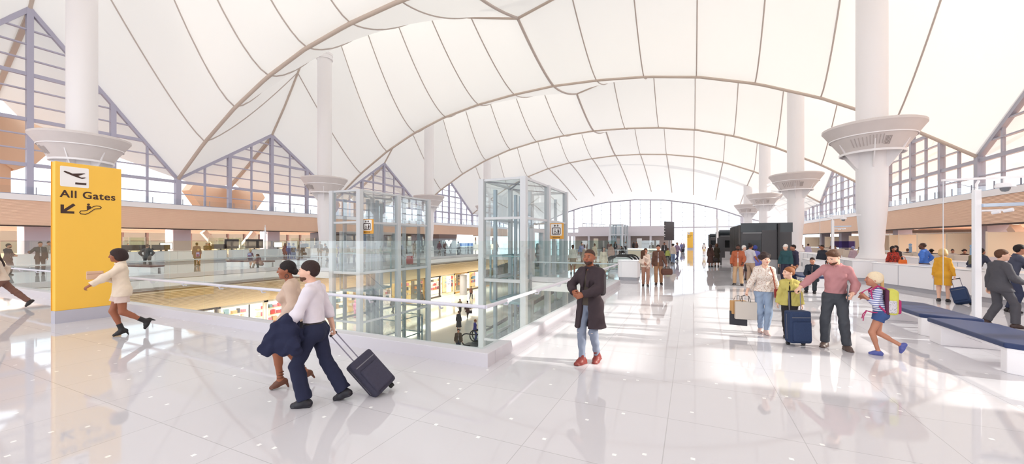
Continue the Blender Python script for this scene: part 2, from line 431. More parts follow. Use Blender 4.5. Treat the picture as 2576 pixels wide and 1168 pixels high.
railing('glass balustrade along the walkway beyond the lift landing', (VX1, LAND1+.3), (VX1, VY1), (-1,0))
railing('distant glass balustrade across the far end of the opening', (VX1-.235, VY1), (VX0+.235, VY1), (0,-1))
# ================================================================ LIFT TOWERS
POST = mat('lift_post', (216,218,224), .35)
GUIDE = mat('lift_guide_steel', (172,182,192), .35, .3)
def tower(x0, x1, y0, y1, label, doors):
    t = thing('glass_elevator', label, 'elevator', (0,0,0)); zt = 5.1; ym = (y0+y1)/2
    for x in (x0, x1):
        for y in (y0, ym, y1):
            w = .15 if x == x1 or y == y0 else .11
            MB().box(x-w, y-w, ZL, x+w, y+w, zt).build('post', POST, t, bevel=.015)
    for z in (0, 3.1, zt-.06, -3.0):
        for (a, b) in (((x0,y0),(x1,y0)), ((x1,y0),(x1,ym)), ((x1,ym),(x1,y1)), ((x0,y0),(x0,ym)), ((x0,ym),(x0,y1)), ((x0,y1),(x1,y1))):
            MB().bar((a[0],a[1],z), (b[0],b[1],z), .10, .12 if z else .16).build('transom', POST, t)
    for (a, b) in (((x0,y0),(x1,y0)), ((x1,y0),(x1,ym)), ((x1,ym),(x1,y1)), ((x0,y0),(x0,y1)), ((x0,y1),(x1,y1))):
        for (z0, z1) in ((ZL,-3), (-3,0), (0,3.1), (3.1,zt)):
            MB().bar((a[0],a[1],(z0+z1)/2), (b[0],b[1],(z0+z1)/2), .02, z1-z0-.1).build('glass_panel', GL_LIFT, t)
    MB().box(x0, y0, zt-.03, x1, y1, zt).build('glass_roof', GL_LIFT, t)
    for (x, y) in ((x0+.5, y0+.5), (x0+.5, ym-.35), (x0+.5, ym+.35), (x1-.5, y1-.5), (x1-.45, y0+1.1), (x1-.45, y0+1.9)):
        MB().box(x-.07, y-.1, ZL, x+.07, y+.1, zt-.5).build('guide_rail', GUIDE, t)
    MB().bar((x0, y0, zt-.1), (x1, ym, zt-.1), .06).bar((x1, y0, zt-.1), (x0, ym, zt-.1), .06).bar((x0, ym, zt-.1), (x1, y1, zt-.1), .06).build('roof_brace', GREYM, t)
    xd = x1 if doors > 0 else x0
    for (a, b) in ((y0+.8, y0+2.2), (ym+.8, ym+2.2)):
        df = MB(); e = .22*doors
        for y in (a, b): df.box(xd, y-.09, 0, xd+e, y+.09, 2.399)
        df.box(xd, a-.09, 2.4, xd+e, b+.09, 2.6); fo = df.build('door_frame', SILVER, t)
        for y in (a+.1, (a+b)/2+.02): MB().box(xd+e*.4, y, .02, xd+e*.6, y+(b-a)/2-.12, 2.38).build('door', GL_LIFT, fo)
    for c in (0, 1):
        cy0, cy1 = (y0+.35, ym-.35) if c == 0 else (ym+.35, y1-.35)
        cz = -1.1 if c == 0 else ZL+.1
        cf = MB()
        for x in (x0+.3, x1-.3):
            for y in (cy0, cy1): cf.box(x-.04, y-.04, cz, x+.04, y+.04, cz+2.3)
        for zz in (cz, cz+2.3, cz+1.0):
            for (a, b) in (((x0+.3,cy0),(x1-.3,cy0)), ((x1-.3,cy0),(x1-.3,cy1)), ((x1-.3,cy1),(x0+.3,cy1)), ((x0+.3,cy1),(x0+.3,cy0))):
                cf.bar((a[0],a[1],zz), (b[0],b[1],zz), .06)
        cf.box(x0+.3, cy0, cz-.1, x1-.3, cy1, cz); cf.build('lift_car', mat('lift_car_teal', (160,186,192), .35, .2), t)
    return t
tower(-20.45, -18.15, 17.4, 24.1, 'free-standing glass elevator tower rising behind the couple, nearer the gabled windows', -1)
tower(-9.67, -7.36, 17.3, 24.1, 'tall free-standing glass elevator tower behind the man in the dark coat', 1)
# ---- elevator signs (plate with pictogram and caption)
def text_mesh(body, size, m, parent, M, name='lettering', align='LEFT', bold=.0, ext=.004):
    cu = bpy.data.curves.new(name, 'FONT'); cu.body = body; cu.size = size; cu.align_x = align; cu.extrude = ext; cu.offset = bold
    tmp = bpy.data.objects.new('tmp_text', cu); COL.objects.link(tmp)
    me = bpy.data.meshes.new_from_object(tmp.evaluated_get(bpy.context.evaluated_depsgraph_get())); bpy.data.objects.remove(tmp); bpy.data.curves.remove(cu)
    o = bpy.data.objects.new(name, me); COL.objects.link(o); me.materials.clear(); me.materials.append(m)
    me.transform(M); o.parent = parent; return o
def ring_poly(w, h, r, n=5):
    pts = []
    for cx, cy, a0 in ((w-r, h-r, 0), (r-w, h-r, 90), (r-w, r-h, 180), (w-r, r-h, 270)):
        for i in range(n+1):
            a = math.radians(a0+90*i/n); pts.append((cx+r*math.cos(a), cy+r*math.sin(a)))
    return pts
def circ(cx, cy, r, n=14): return [(cx+r*math.cos(2*math.pi*i/n), cy+r*math.sin(2*math.pi*i/n)) for i in range(n)]
def lift_sign(loc, rz, label):
    t = thing('elevator_sign', label, 'sign', loc, rz)
    F = Matrix(((1,0,0,0),(0,0,-1,0),(0,1,0,0),(0,0,0,1)))          # local x right, y up, z towards the viewer (-Y)
    def fr(z): return F @ Matrix.Translation((0,0,z))
    MB().prism(ring_poly(.41,.44,.03), .06, fr(0)).build('sign_plate', mat('sign_orange', (240,170,58), .4), t)
    MB().prism([(x,y+.07) for x,y in ring_poly(.31,.33,.04)], .006, fr(.061)).build('sign_field', SIGNW, t)
    pic = MB(); R0 = ring_poly(.24,.2,.05); R1 = ring_poly(.2,.16,.03)
    n = len(R0)
    for i in range(n):
        j = (i+1) % n; pic.prism([(R0[i][0],R0[i][1]-.0), (R0[j][0],R0[j][1]), (R1[j][0],R1[j][1]), (R1[i][0],R1[i][1])], .006, fr(.068))
    for sx, d in ((-.08, 1), (.08, -1)):
        pic.prism([(sx-.06,.29), (sx+.06,.29), (sx, .29+.07*d)] if d > 0 else [(sx-.06,.31), (sx+.06,.31), (sx,.24)], .006, fr(.068))
        pic.prism([(sx-.02,.23 if d > 0 else .3), (sx+.02,.23 if d > 0 else .3), (sx+.02,.3 if d > 0 else .37), (sx-.02,.3 if d > 0 else .37)], .006, fr(.069))
    pic.prism(circ(.1,.1,.028), .006, fr(.068)); pic.prism([(.06,.06),(.14,.06),(.17,-.06),(.14,-.06),(.13,-.15),(.07,-.15),(.07,-.02)], .006, fr(.068))
    pic.prism(circ(-.07,.08,.022), .006, fr(.068)); pic.prism([(-.09,.05),(-.06,.05),(-.055,-.02),(.0,-.03),(.03,-.12),(.0,-.12),(-.02,-.06),(-.09,-.05)], .006, fr(.068))
    for i in range(14):
        a = math.pi*.55+i*math.pi*1.25/14; b = a+math.pi*1.25/14
        pic.prism([(-.06+.075*math.cos(a),-.08+.075*math.sin(a)), (-.06+.075*math.cos(b),-.08+.075*math.sin(b)), (-.06+.055*math.cos(b),-.08+.055*math.sin(b)), (-.06+.055*math.cos(a),-.08+.055*math.sin(a))], .006, fr(.068))
    pic.build('pictogram', INK, t)
    text_mesh('ELEVATOR', .085, INK, t, fr(.064) @ Matrix.Translation((0,-.38,0)), 'caption', 'CENTER', .002)
    MB().box(-.05, .03, -.1, .05, .4, .1).build('bracket', STEEL, t)
lift_sign((-6.88, 20.85, 2.52), math.radians(8), 'yellow elevator sign on the glass tower behind the man in the dark coat')
lift_sign((-17.92, 17.8, 2.85), math.radians(14), 'yellow elevator sign half hidden by the posts of the glass elevator tower behind the couple')
# ================================================================ LOWER LEVEL
slat2 = mat('pale_timber_slat', (252,226,192), .6, noise=.05, nscale=1.5); gap2 = mat('slat_shadow', (186,156,124), .8)
sf = MB()                                                              # sloping slatted soffit under the far side walkway
a0, a1 = (VX0+.02, -.66), (-32.6, -3.05); n = 18
for i in range(n):
    t0, t1 = i/n, (i+.56)/n
    P = lambda t: (a0[0]+(a1[0]-a0[0])*t, a0[1]+(a1[1]-a0[1])*t)
    (xa, za), (xb, zb) = P(t0), P(t1)
    sf.bar(((xa+xb)/2, VY0-8, (za+zb)/2), ((xa+xb)/2, VY1+16, (za+zb)/2), math.hypot(xb-xa, zb-za), .07, (a0[1]-a1[1], 0, abs(a1[0]-a0[0])))
sf.cur = 1; sf.add([(a0[0]+.1, VY0-8, a0[1]+.12), (a0[0]+.1, VY1+16, a0[1]+.12), (a1[0], VY1+16, a1[1]+.12), (a1[0], VY0-8, a1[1]+.12)], [(0,1,2,3)])
struct(sf.build('ceiling', [slat2, gap2]))
struct(MB().box(VX0-.1, VY0-8, -.6, VX0+.06, VY1, .0).build('trim_5', mat('fascia_white', (216,212,212), .5)))
# lower-level shells: soffits under the other walkways and the wall behind the shops
struct(MB().box(-60, -5, ZL, -59.8, 108, -.4).build('wall_lower', CREAM))
struct(MB().box(2, -5, ZL, 2.3, 108, -.4).build('wall_lower_right', CREAM))
struct(MB().box(-60, 76, ZL, 3, 76.4, -.4).build('wall_lower_end', CREAM))
SHX = -32.3
lit = lambda n, c, e: mat(n, c, .6, emit=e)
SHOPC = [((240,226,196), 'cream'), ((226,60,62), 'red'), ((250,244,236), 'white'), ((238,196,110), 'amber'), ((240,214,150), 'honey'), ((214,226,232), 'pale blue')]
def mannequin(x, y, z, m, label, rz=0, grp=None):
    t = thing('mannequin', label, 'mannequin', (x, y, z), rz, grp)
    b = MB()
    b.lathe((0,0,0), [(.0,1.5),(.055,1.5),(.05,1.56),(.085,1.62),(.095,1.70),(.07,1.79),(.0,1.82)], 14, False)
    b.lathe((0,0,0), [(.0,.82),(.17,.84),(.18,.95),(.13,1.12),(.17,1.32),(.15,1.43),(.05,1.5),(.0,1.5)], 16, False)
    for s in (-1, 1):
        b.tube([(s*.17,0,1.4), (s*.24,.02,1.12), (s*.22,.06,.85)], [.05,.04,.03], 8)
        b.tube([(s*.08,0,.86), (s*.09,.02,.48), (s*.1,-.02,.06), (s*.1,.08,.03)], [.085,.06,.04,.035], 8)
    b.build('body', m, t, True)
    MB().lathe((0,0,0), [(.25,0),(.25,.02)], 20).build('base', STEEL, t)
    return t
def shop(y0, y1, kind, label):
    t = thing('shop_front', label, 'shop', (SHX, 0, ZL)); H = 3.0; w = y1-y0
    fr = MB()
    fr.box(-.1, y0, 0, .1, y0+.12, H); fr.box(-.1, y1-.12, 0, .1, y1, H); fr.box(-.1, y0, H-.15, .1, y1, H); fr.box(-.1, y0, 0, .1, y1, .18)
    fr.build('shop_frame', {'gold': mat('gold_frame', (186,140,66), .4, .4), 'dark': mat('dark_frame', (70,58,52), .5)}.get(kind, mat('pale_frame', (206,200,192), .5)), t)
    bk = {'gold': ((214,170,96), 1.1), 'red': ((236,214,206), 1.0), 'dark': ((120,104,88), .5), 'white': ((238,230,214), 1.2), 'blue': ((196,214,226), 1.2)}[kind]
    MB().box(-2.2, y0+.05, .05, -2.1, y1-.05, H).build('back_panel', lit('shop_back_'+kind, bk[0], bk[1]), t)
    MB().box(-2.2, y0, H-.02, 0, y1, H+.05).build('lit_ceiling', lit('shop_ceiling', (255,238,206), 3.2), t)
    MB().box(-.01, y0+.12, .18, .01, y1-.12, H-.15).build('glass_front', GL_CLEAR, t)
    sh = MB()
    rnd = random.Random(int(y0*10))
    for z in (.75, 1.35, 1.95): sh.box(-2.1, y0+.4, z, -1.7, y1-.4, z+.04)
    sh.build('shelf', mat('shop_shelf', (214,184,140), .5), t)
    cols = [(206,62,58), (236,150,70), (240,224,200), (66,60,66), (196,160,110), (120,150,170), (244,240,236), (220,120,140)]
    gd = MB(); ms = []
    for i, z in enumerate((.79, 1.39, 1.99)):
        y = y0+.5
        while y < y1-.7:
            wd = rnd.uniform(.15, .4); gd.cur = rnd.randrange(8); gd.box(-2.05, y, z, -1.8, y+wd, z+rnd.uniform(.2, .45)); y += wd+rnd.uniform(.05, .25)
    go = gd.build('goods', [mat(f'goods_{i}', c, .6) for i, c in enumerate(cols)], t); go['kind'] = 'stuff'
    return t
ysh = [10, 13.6, 17.2, 20.8, 24.4, 27.4, 30.8, 34.2, 38.2, 42.0, 45.6, 49.2, 53.0, 57.0, 61]
kinds = ['white','dark','white','red','red','white','gold','red','gold','dark','white','gold','dark','gold']
labs = ['pale lit shop front on the lower floor under the yellow totem end', 'dark framed lower shop window behind the couple', 'cream lower shop window with shelves beside the dark framed window', 'lower shop with red goods seen through the first glass lift, leftmost bay',
        'lower shop with red shelves behind the white mannequins', 'white lower shop window seen between the lift posts', 'gold framed lower shop window just behind the lift guide rails', 'lower shop with red and white goods right of the lift guide rails',
        'brightly lit gold framed shop on the lower floor, centre of the row', 'dark framed shop window on the lower floor beside the gold one', 'lower shop window left of the grey column', 'gold framed lower shop window right of the grey column',
        'dark framed lower shop next to the blue patterned hoarding', 'farthest gold framed shop window of the lower floor']
for i in range(len(ysh)-1): shop(ysh[i]+.05, ysh[i+1]-.05, kinds[i], labs[i])
wl = MB(); wl.box(SHX-2.3, 4, ZL+3.05, SHX+.12, 62, -2.7)
struct(wl.build('wall_shops', mat('bulkhead', (190,160,128), .6)))
for i, y in enumerate((11.9, 30.7, 49.1)):
    tag(MB().lathe((0,0,0), [(.6,0),(.6,.25),(.55,.27),(.55,2.9)], 28).build('grey_column', mat('column_grey', (160,156,160), .6), smooth=True, loc=(-30.6, y, ZL)), ['grey lower-floor column under the totem end of the soffit', 'grey lower-floor column seen between the posts of the first glass lift', 'grey round column standing before the gold shop windows on the lower floor'][i], 'column', kind='thing')
# lit poster boards between the shops
pm = [lit('poster_white', (236,238,246), 1.4), lit('poster_blue', (150,184,214), 1.2)]
for (y, w, m, lb, seed) in ((46.8, 1.1, 0, 'white lit poster board with grey figures left of the grey lower column', 1), (51.8, 1.2, 0, 'white lit poster board with grey figures right of the grey lower column', 2), (55.0, 3.2, 1, 'wide blue lit hoarding with pale scrawled pattern at the end of the shops', 3)):
    t = thing('poster_board', lb, 'poster', (SHX+.35, y, ZL+.5)); rnd = random.Random(seed)
    MB().box(-.06, 0, 0, .0, w, 2.3).build('panel', pm[m], t)
    b = MB()
    for i in range(26):
        a, z = rnd.uniform(.1, w-.3), rnd.uniform(.15, 2.0); b.box(.0, a, z, .012, a+rnd.uniform(.04, .22), z+rnd.uniform(.04, .25))
    b.build('print', mat('print_grey', (110,130,158), .6) if m else mat('print_soft', (176,170,176), .6), t)
# mannequins in the windows behind the first lift
mw = mat('mannequin_white', (244,240,236), .4); mp = mat('mannequin_pink', (232,150,190), .5); mr = mat('mannequin_beige', (226,204,180), .5)
for i, (px, m, lb) in enumerate(((868, mw, 'white shop mannequin nearest the couple, seen through the first lift'), (893, mp, 'pink dressed shop mannequin between two white ones'), (921, mw, 'white shop mannequin just right of the pink one'), (942, mr, 'beige shop mannequin rightmost of the four behind the lift'))):
    rx, ry = ray(px); sc = (SHX+.75)/rx
    mannequin(SHX+.75, ry*sc, ZL+.02, m, lb, -1.57, 'mannequins in the lower shop windows')
# ---- escalators rising from the lower floor to the walkway
def escalator(x0, y, x1, label):
    t = thing('escalator', label, 'escalator', (0, 0, 0)); w = .62; dz = (0-ZL)
    n = 26; st = MB(); xa, xb = x0+1.2, x1-1.2
    for i in range(n):
        xx = xa+(xb-xa)*i/n; zz = ZL+dz*(i+1)/n; st.box(xx, y-.5, zz-.36, xx+(xb-xa)/n+.02, y+.5, zz)
    st.build('steps', mat('escalator_step', (92,92,96), .5, .3), t)
    for s in (-1, 1):
        yy = y+s*w
        prof = [(x0,ZL), (xa,ZL), (xb,0), (x1,0)]
        Y = Matrix(((1,0,0,0),(0,0,1,yy-.01),(0,1,0,0),(0,0,0,1)))
        MB().prism([(x0+.1,ZL+.1),(xa,ZL+.1),(xb,.1),(x1-.1,.1),(x1-.1,.9),(xb,.9),(xa,ZL+.9),(x0+.1,ZL+.9)], .02, Y).build('balustrade_glass', GL_LIFT, t)
        arc = lambda cx, cz, a0, a1: [(cx+.45*math.cos(a), yy, cz+.45*math.sin(a)) for a in np.linspace(a0, a1, 9)]
        pts = [(x0+.6,yy,ZL+.12)]+arc(x0+.3, ZL+.55, -math.pi/2, -math.pi*1.5)+[(xa,yy,ZL+1.0), (xb,yy,1.0)]+arc(x1-.3, .55, math.pi/2, -math.pi/2)+[(x1-.6,yy,.1)]
        MB().tube(pts, .045, 8).build('handrail', RUBBER, t, True)
        MB().prism([(x0,ZL-.02),(xa,ZL-.02),(xa+.3,ZL-.5 if False else ZL-.02),(xb,-.75),(x1,-.75),(x1,.06),(xb,.14),(xa,ZL+.14),(x0,ZL+.06)], .12, Matrix(((1,0,0,0),(0,0,1,yy-.06+s*.07),(0,1,0,0),(0,0,0,1)))).build('skirt', STEEL, t)
    MB().box(x0-.2, y-.55, ZL, xa, y+.55, ZL+.03).box(xb, y-.55, -.04, x1+.3, y+.55, .01).build('comb_plate', mat('comb', (80,80,84), .4, .5), t)
    return t
escalator(-15.6, 25.6, -3.4, 'dark escalator climbing from the lower floor to the landing behind the second glass lift')
escalator(-15.6, 27.2, -3.4, 'second parallel escalator just beyond the first one')
# ================================================================ SIGNS
def totem(label, loc, rz):
    t = thing('wayfinding_totem', label, 'sign', loc, rz)           # local: face towards +X, width along Y (0..1.21)
    MB().box(-.23, 0, 0, -.0, 1.21, .3).build('base', mat('totem_base', (190,188,200), .45), t)
    MB().box(-.22, .01, .3, -.02, 1.20, 3.9).build('panel', YEL, t, bevel=.006)
    MB().box(-.225, -.004, .3, -.2, .012, 3.9).box(-.225, 1.2, .3, -.2, 1.212, 3.9).build('edge_strip', mat('sign_edge', (228,168,60), .45), t)
    F = Matrix(((0,0,1,-.02),(1,0,0,0),(0,1,0,0),(0,0,0,1)))
    fr = lambda z: F @ Matrix.Translation((0,0,z))
    MB().prism([(x+.335, y+3.56) for x, y in ring_poly(.247, .247, .025)], .006, fr(0)).build('pictogram_plate', SIGNW, t)
    def uv(p): return (.088+.494*(p[0]-200)/468, 3.807-.49*(p[1]-(178+.11*(p[0]-200)))/318)
    pl = MB()
    body = [(252,270),(268,262),(292,266),(395,306),(590,303),(608,310),(490,345),(540,372),(600,371),(617,377),(590,388),(552,393),(505,380),(395,340),(280,290)]
    pl.prism([uv(p) for p in body], .005, fr(.006)); pl.prism([uv(p) for p in [(443,447),(625,465),(622,496),(440,478)]], .005, fr(.006))
    pl.build('plane_pictogram', INK, t)
    cu = bpy.data.curves.new('lettering', 'FONT'); cu.body = 'All Gates'; cu.size = .25; cu.space_character = 1.1; cu.extrude = .003
    tmp = bpy.data.objects.new('tmp_text', cu); COL.objects.link(tmp); me = bpy.data.meshes.new_from_object(tmp.evaluated_get(bpy.context.evaluated_depsgraph_get())); bpy.data.objects.remove(tmp)
    xs_ = [v.co.x for v in me.vertices]; k = .985/(max(xs_)-min(xs_)); lm = MB()
    for j, (dx, dy) in enumerate(((-.004,-.003),(.004,-.003),(-.004,.003),(.004,.003),(0,0))):
        lm.add([fr(.002+.0006*j) @ Vector((.088+(v.co.x-min(xs_))*k+dx, 3.05+v.co.y+dy, v.co.z)) for v in me.vertices], [tuple(pp.vertices) for pp in me.polygons])
    lm.build('lettering', INK, t)
    a = MB(); th = .062
    def stroke(mb, p, q, w, z=0):
        d = Vector((q[0]-p[0], q[1]-p[1])).normalized()*w/2; n = Vector((-d.y, d.x))
        mb.prism([(p[0]-d.x*.6+n.x,p[1]-d.y*.6+n.y),(p[0]-d.x*.6-n.x,p[1]-d.y*.6-n.y),(q[0]+d.x*.6-n.x,q[1]+d.y*.6-n.y),(q[0]+d.x*.6+n.x,q[1]+d.y*.6+n.y)], .005, fr(z))
    stroke(a, (.315,2.875), (.14,2.70), .06); stroke(a, (.125,2.85), (.125,2.685), .055, .0007); stroke(a, (.115,2.685), (.31,2.685), .055, .0014)
    a.build('arrow', INK, t)
    e = MB()
    pts = [(.44,2.66),(.42,2.695),(.44,2.735),(.50,2.74),(.55,2.755),(.67,2.865),(.72,2.88),(.78,2.877),(.81,2.85),(.79,2.815),(.74,2.81),(.69,2.80),(.57,2.68),(.52,2.655),(.44,2.66)]
    for j, (p, q) in enumerate(zip(pts, pts[1:])): stroke(e, p, q, .016, .0004*j)
    e.prism([(x*.026+.575, y*.026+2.905) for x, y in circ(0,0,1)], .005, fr(0)); e.prism([(.55,2.765),(.60,2.81),(.625,2.835),(.615,2.86),(.59,2.875),(.56,2.875),(.545,2.86)], .005, fr(0))
    e.build('escalator_pictogram', INK, t)
    return t
tm = totem('tall yellow wayfinding totem beside the woman in the cream blazer', (-13.8, 3.84, 0), 0)
def dup_shift(o, d, label):
    return dup(o, Vector(o.location)+Vector(d), o.rotation_euler.z, label)
dup(tm, (-.9, 97.0, 0), -math.pi/2, 'small distant yellow wayfinding totem in front of the far glass wall')
tw = [o for o in COL.objects if o.name == 'glass_elevator'][0]
dup(tw, (6.2, 58.5, 0), 0, 'distant pale glass elevator tower in front of the white pavilion')
# ================================================================ BENCHES
def bench(x0, y0, x1, y1, label, m=NAVY, rz=0, g='chamfered benches along the main walkway'):
    t = thing('bench', label, 'bench', ((x0+x1)/2, (y0+y1)/2, 0), rz, g); w, l = (x1-x0)/2, (y1-y0)/2; c = .28
    hexa = lambda e: [(-w+e,-l+c),(-w+c+.1,-l+e),(w-e,-l+e),(w-e,l-c),(w-c-.1,l-e),(-w+e,l-e)]
    MB().prism(hexa(.03), .05, Matrix.Translation((0,0,.33))).build('top_frame', WHITE, t, bevel=.008)
    MB().prism(hexa(.0), .085, Matrix.Translation((0,0,.375))).build('cushion', m, t, bevel=.022)
    for s in (-1, 1):
        a, b = (-l+.02, -l+.42) if s < 0 else (l-.42, l-.02)
        MB().prism([(-w+.03,a+(.26 if s<0 else 0)),(-w+.34,a),(w-.03,a),(w-.03,b-(.26 if s>0 else 0)),(w-.34,b),(-w+.03,b)], .335).build('leg', WHITE, t, bevel=.008)
    MB().box(-w+.1, -.2, .3, w-.1, .2, .335).build('stretcher', CONC, t)
    return t
bench(4.28, 8.15, 5.14, 10.55, 'navy cushioned white bench nearest the viewer, below the man in the charcoal suit')
bench(4.36, 10.75, 5.2, 13.2, 'second navy cushioned white bench, just behind the girl with the backpack')
bench(4.3, 20.4, 5.2, 23.0, 'navy bench on which the young man in the dark jacket sits')
lb = at(365, 686); bench(lb[0]-1.3, lb[1]-.5, lb[0]+1.3, lb[1]+.5, 'dark bench on the far side walkway near the man with hands on hips', MAROON, .15)
lb = at(630, 671); bench(lb[0]-1.9, lb[1]-.5, lb[0]+1.9, lb[1]+.5, 'long dark bench behind the seated woman on the far side walkway', MAROON, .3)
lb = at(702, 668); bench(lb[0]-.9, lb[1]+.8, lb[0]+1.2, lb[1]+1.6, 'dark bench behind the man with a rucksack on the far side walkway', MAROON, .3)
# ================================================================ COUNTERS
KICK = mat('kick_plate', (178,176,182), .5)
def counter(p, q, dep, h, label, top=WHITE2, body=WHITE, name='service_counter', slot=True, g=None):
    P = Vector((p[0],p[1],0)); d = Vector((q[0]-p[0], q[1]-p[1], 0)); l = d.length; a = math.atan2(d.y, d.x)
    t = thing(name, label, 'counter', P, a, g)                        # local x along, +y away from the customer
    r = .25
    def rr(e, zz): return [(e+r-.0*zz, e),(l-e,e),(l-e,dep-e),(e+r,dep-e),(e+.07,dep-e-.1),(e,dep-e-r),(e,e+r),(e+.07,e+.08)]
    MB().prism(rr(.05,0), .16).build('kick_plate', KICK, t)
    MB().prism(rr(0,0), h-.2, Matrix.Translation((0,0,.16))).build('body', body, t, bevel=.01)
    MB().prism(rr(-.02,0), .04, Matrix.Translation((0,0,h-.04))).build('worktop', top, t, bevel=.01)
    for i in range(1, int(l/1.6)+1):
        if i*1.6 < l-.2: MB().box(i*1.6-.006, -.012, .17, i*1.6+.006, .0, h-.05).build('joint_strip', KICK, t)
    if slot: MB().box(l*.25, -.01, h-.045, l*.6, .02, h-.02).build('accent_slot', BLACK, t)  # black accent slot along the front edge
    return t
counter((7.25,22.6), (9.5,14.6), 1.0, 1.02, 'long white service counter in front of which the woman in the yellow dress stands')
counter((9.62,14.2), (11.6,8.0), 1.0, 1.02, 'white service counter at which the two men in dark suits stand')
counter((7.4,30.5), (7.2,24.4), .9, 1.0, 'white service counter beside the large mast column, behind the seated man')
counter((10.3,25.6), (13.4,16.0), 1.0, 1.05, 'second row white counter behind the man in the blue shirt')
counter((8.4,40.5), (8.0,32.0), .9, 1.0, 'white counter beyond the large mast column behind the two standing men')
counter((11.5,38.0), (11.2,28.0), .9, 1.05, 'second row white counter beyond the mast column')
counter((5.5,26.1), (5.5,24.3), .6, 1.0, 'small white cabinet standing by the seated young man', slot=False)
for i, (p, q, lb) in enumerate((((-41.3,9.5),(-41.3,15.0),'white check-in counter leftmost of the far row, left of the man in the grey suit'), ((-41.3,15.6),(-41.3,22.8),'white check-in counter behind the man with hands on hips'), ((-41.3,23.4),(-41.3,29.6),'white check-in counter behind the child with the purple rucksack'),
    ((-41.3,30.2),(-41.3,36.6),'white check-in counter with an orange bag on top'), ((-41.3,37.2),(-41.3,44.0),'white check-in counter seen through the first glass lift'), ((-41.3,44.6),(-41.3,52.0),'white check-in counter between the two glass lifts'), ((-41.3,52.6),(-41.3,62.0),'farthest white check-in counter of the row'), ((-41.3,3.0),(-41.3,8.8),'white check-in counter at the edge behind the running woman'))):
    counter(p, q, 1.0, 1.05, lb)
counter((-3.4,19.9), (-2.4,19.9), 1.0, 1.0, 'white podium desk at the end of the walkway glass balustrade', slot=False)
ct = counter((-6.6,45.6), (-3.0,45.6), .9, 1.1, 'cream bar counter with a glowing front edge behind the couple with the child', body=CREAM, slot=False)
MB().box(.0, -.03, .98, 3.6, -.005, 1.06).build('light_strip', lit('strip_lamp', (255,246,226), 2.5), ct)
# ================================================================ BLACK BOOTHS
DARKP = mat('dark_panel', (66,62,64), .35); DGLOSS = mat('dark_gloss', (30,34,38), .08)
def booth(x0, y0, x1, y1, label, post=False):
    t = thing('security_booth', label, 'booth', (x0, y0, 0), 0, 'black booths along the main walkway'); w, d = x1-x0, y1-y0
    MB().box(0,0,0,w,d,.84).build('base', mat('booth_base', (170,168,170), .5), t)
    MB().box(.02,.02,.84,w-.02,d-.02,2.5).build('body', CHAR, t)
    MB().box(-.02,-.03,2.5,w+.05,d+.03,3.06).build('fascia', DGLOSS, t)
    MB().box(.12,-.02,1.25,w*.4,.02,2.0).build('screen', mat('screen_black', (8,8,9), .15), t)
    MB().box(w*.42,-.05,.86,w*.72,.0,2.62).build('panel', DARKP, t)
    MB().box(w*.77,-.05,.86,w,.0,2.5).build('panel', DARKP, t)
    lv = MB()
    for i in range(14): lv.box(-.12, .1+i*(d-.2)/14, .9, -.02, .16+i*(d-.2)/14, 2.95)
    lv.build('louvre', mat('louvre_bronze', (76,70,66), .35, .4), t)
    MB().box(.1,-.045,2.44,w*.55,-.02,2.47).build('light_strip', mat('pale_strip', (190,190,190), .4), t)
    if post: MB().box(w*.725,-.28,0,w*.765,-.1,3.0).build('post', BLACK, t)
    return t
booth(2.8, 27.9, 5.4, 34.6, 'large black booth with louvred side in front of which the two men chat', True)
booth(2.65, 46.0, 5.0, 51.0, 'second black booth, past the large one and right of the thin white pole')
booth(2.75, 71.0, 4.9, 76.0, 'third smaller black booth, farthest down the main walkway')
t = thing('hanging_screen', 'dark upright screen beside the louvred side of the large black booth', 'screen', (1.9, 35.6, 0)); MB().box(0,0,.6,.55,.12,2.2).build('panel', DARKP, t); MB().box(.22,.03,0,.32,.1,.6).build('post', BLACK, t)
# ---- flight board
t = thing('flight_board', 'tall dark flight board with white slanting bands above the bar counter', 'display board', (-2.75, 47.2, 0), -.42)
MB().box(-.07,0,2.0,.07,2.1,4.15).build('panel', mat('board_dark', (70,66,70), .3), t)
st = MB()
for z in (2.42, 2.62, 3.0, 3.35, 3.62): st.box(-.08, .0, z, -.07, 2.1, z+.07); st.box(-.06, -.012, z, .06, 0, z+.07)
st.build('band', SIGNW, t); MB().box(-.05,.9,0,.05,1.15,2.0).build('post', STEEL, t)
# ---- white pavilion
t = thing('pavilion', 'low white pavilion with stepped flat roofs in front of the far glass wall', 'pavilion', (-25, 84, 0)); pw = mat('pavilion_wall', (226,220,226), .6)
MB().box(0,0,2.9,21.5,8,3.75).build('lower_roof', pw, t); MB().box(2,1,3.75,20,7,5.0).build('upper_storey', pw, t)
for x in (0.3, 4.6, 9, 13.2, 17.4, 21): MB().box(x-.2,.2,0,x+.2,.6,2.9).build('pillar', pw, t)
MB().box(.2,5,0,21.3,5.2,2.9).build('back_wall', mat('pavilion_back', (214,196,186), .6), t)
rl = MB(); rl.bar((3,1.2,5.75),(8,1.2,5.5),.1)
for i in range(7): rl.bar((3.1+i*.75,1.2,5.0),(3.1+i*.75,1.2,5.72-.036*i),.07)
rl.build('roof_railing', GREYM, t)
for i, x in enumerate((6.2, 10.8, 15.2)): MB().box(x-.5,.0,.3,x+.5,.15,2.4).build('sign_panel', [CREAM, mat('rose_panel', (222,190,186), .6), SIGNW][i], t)
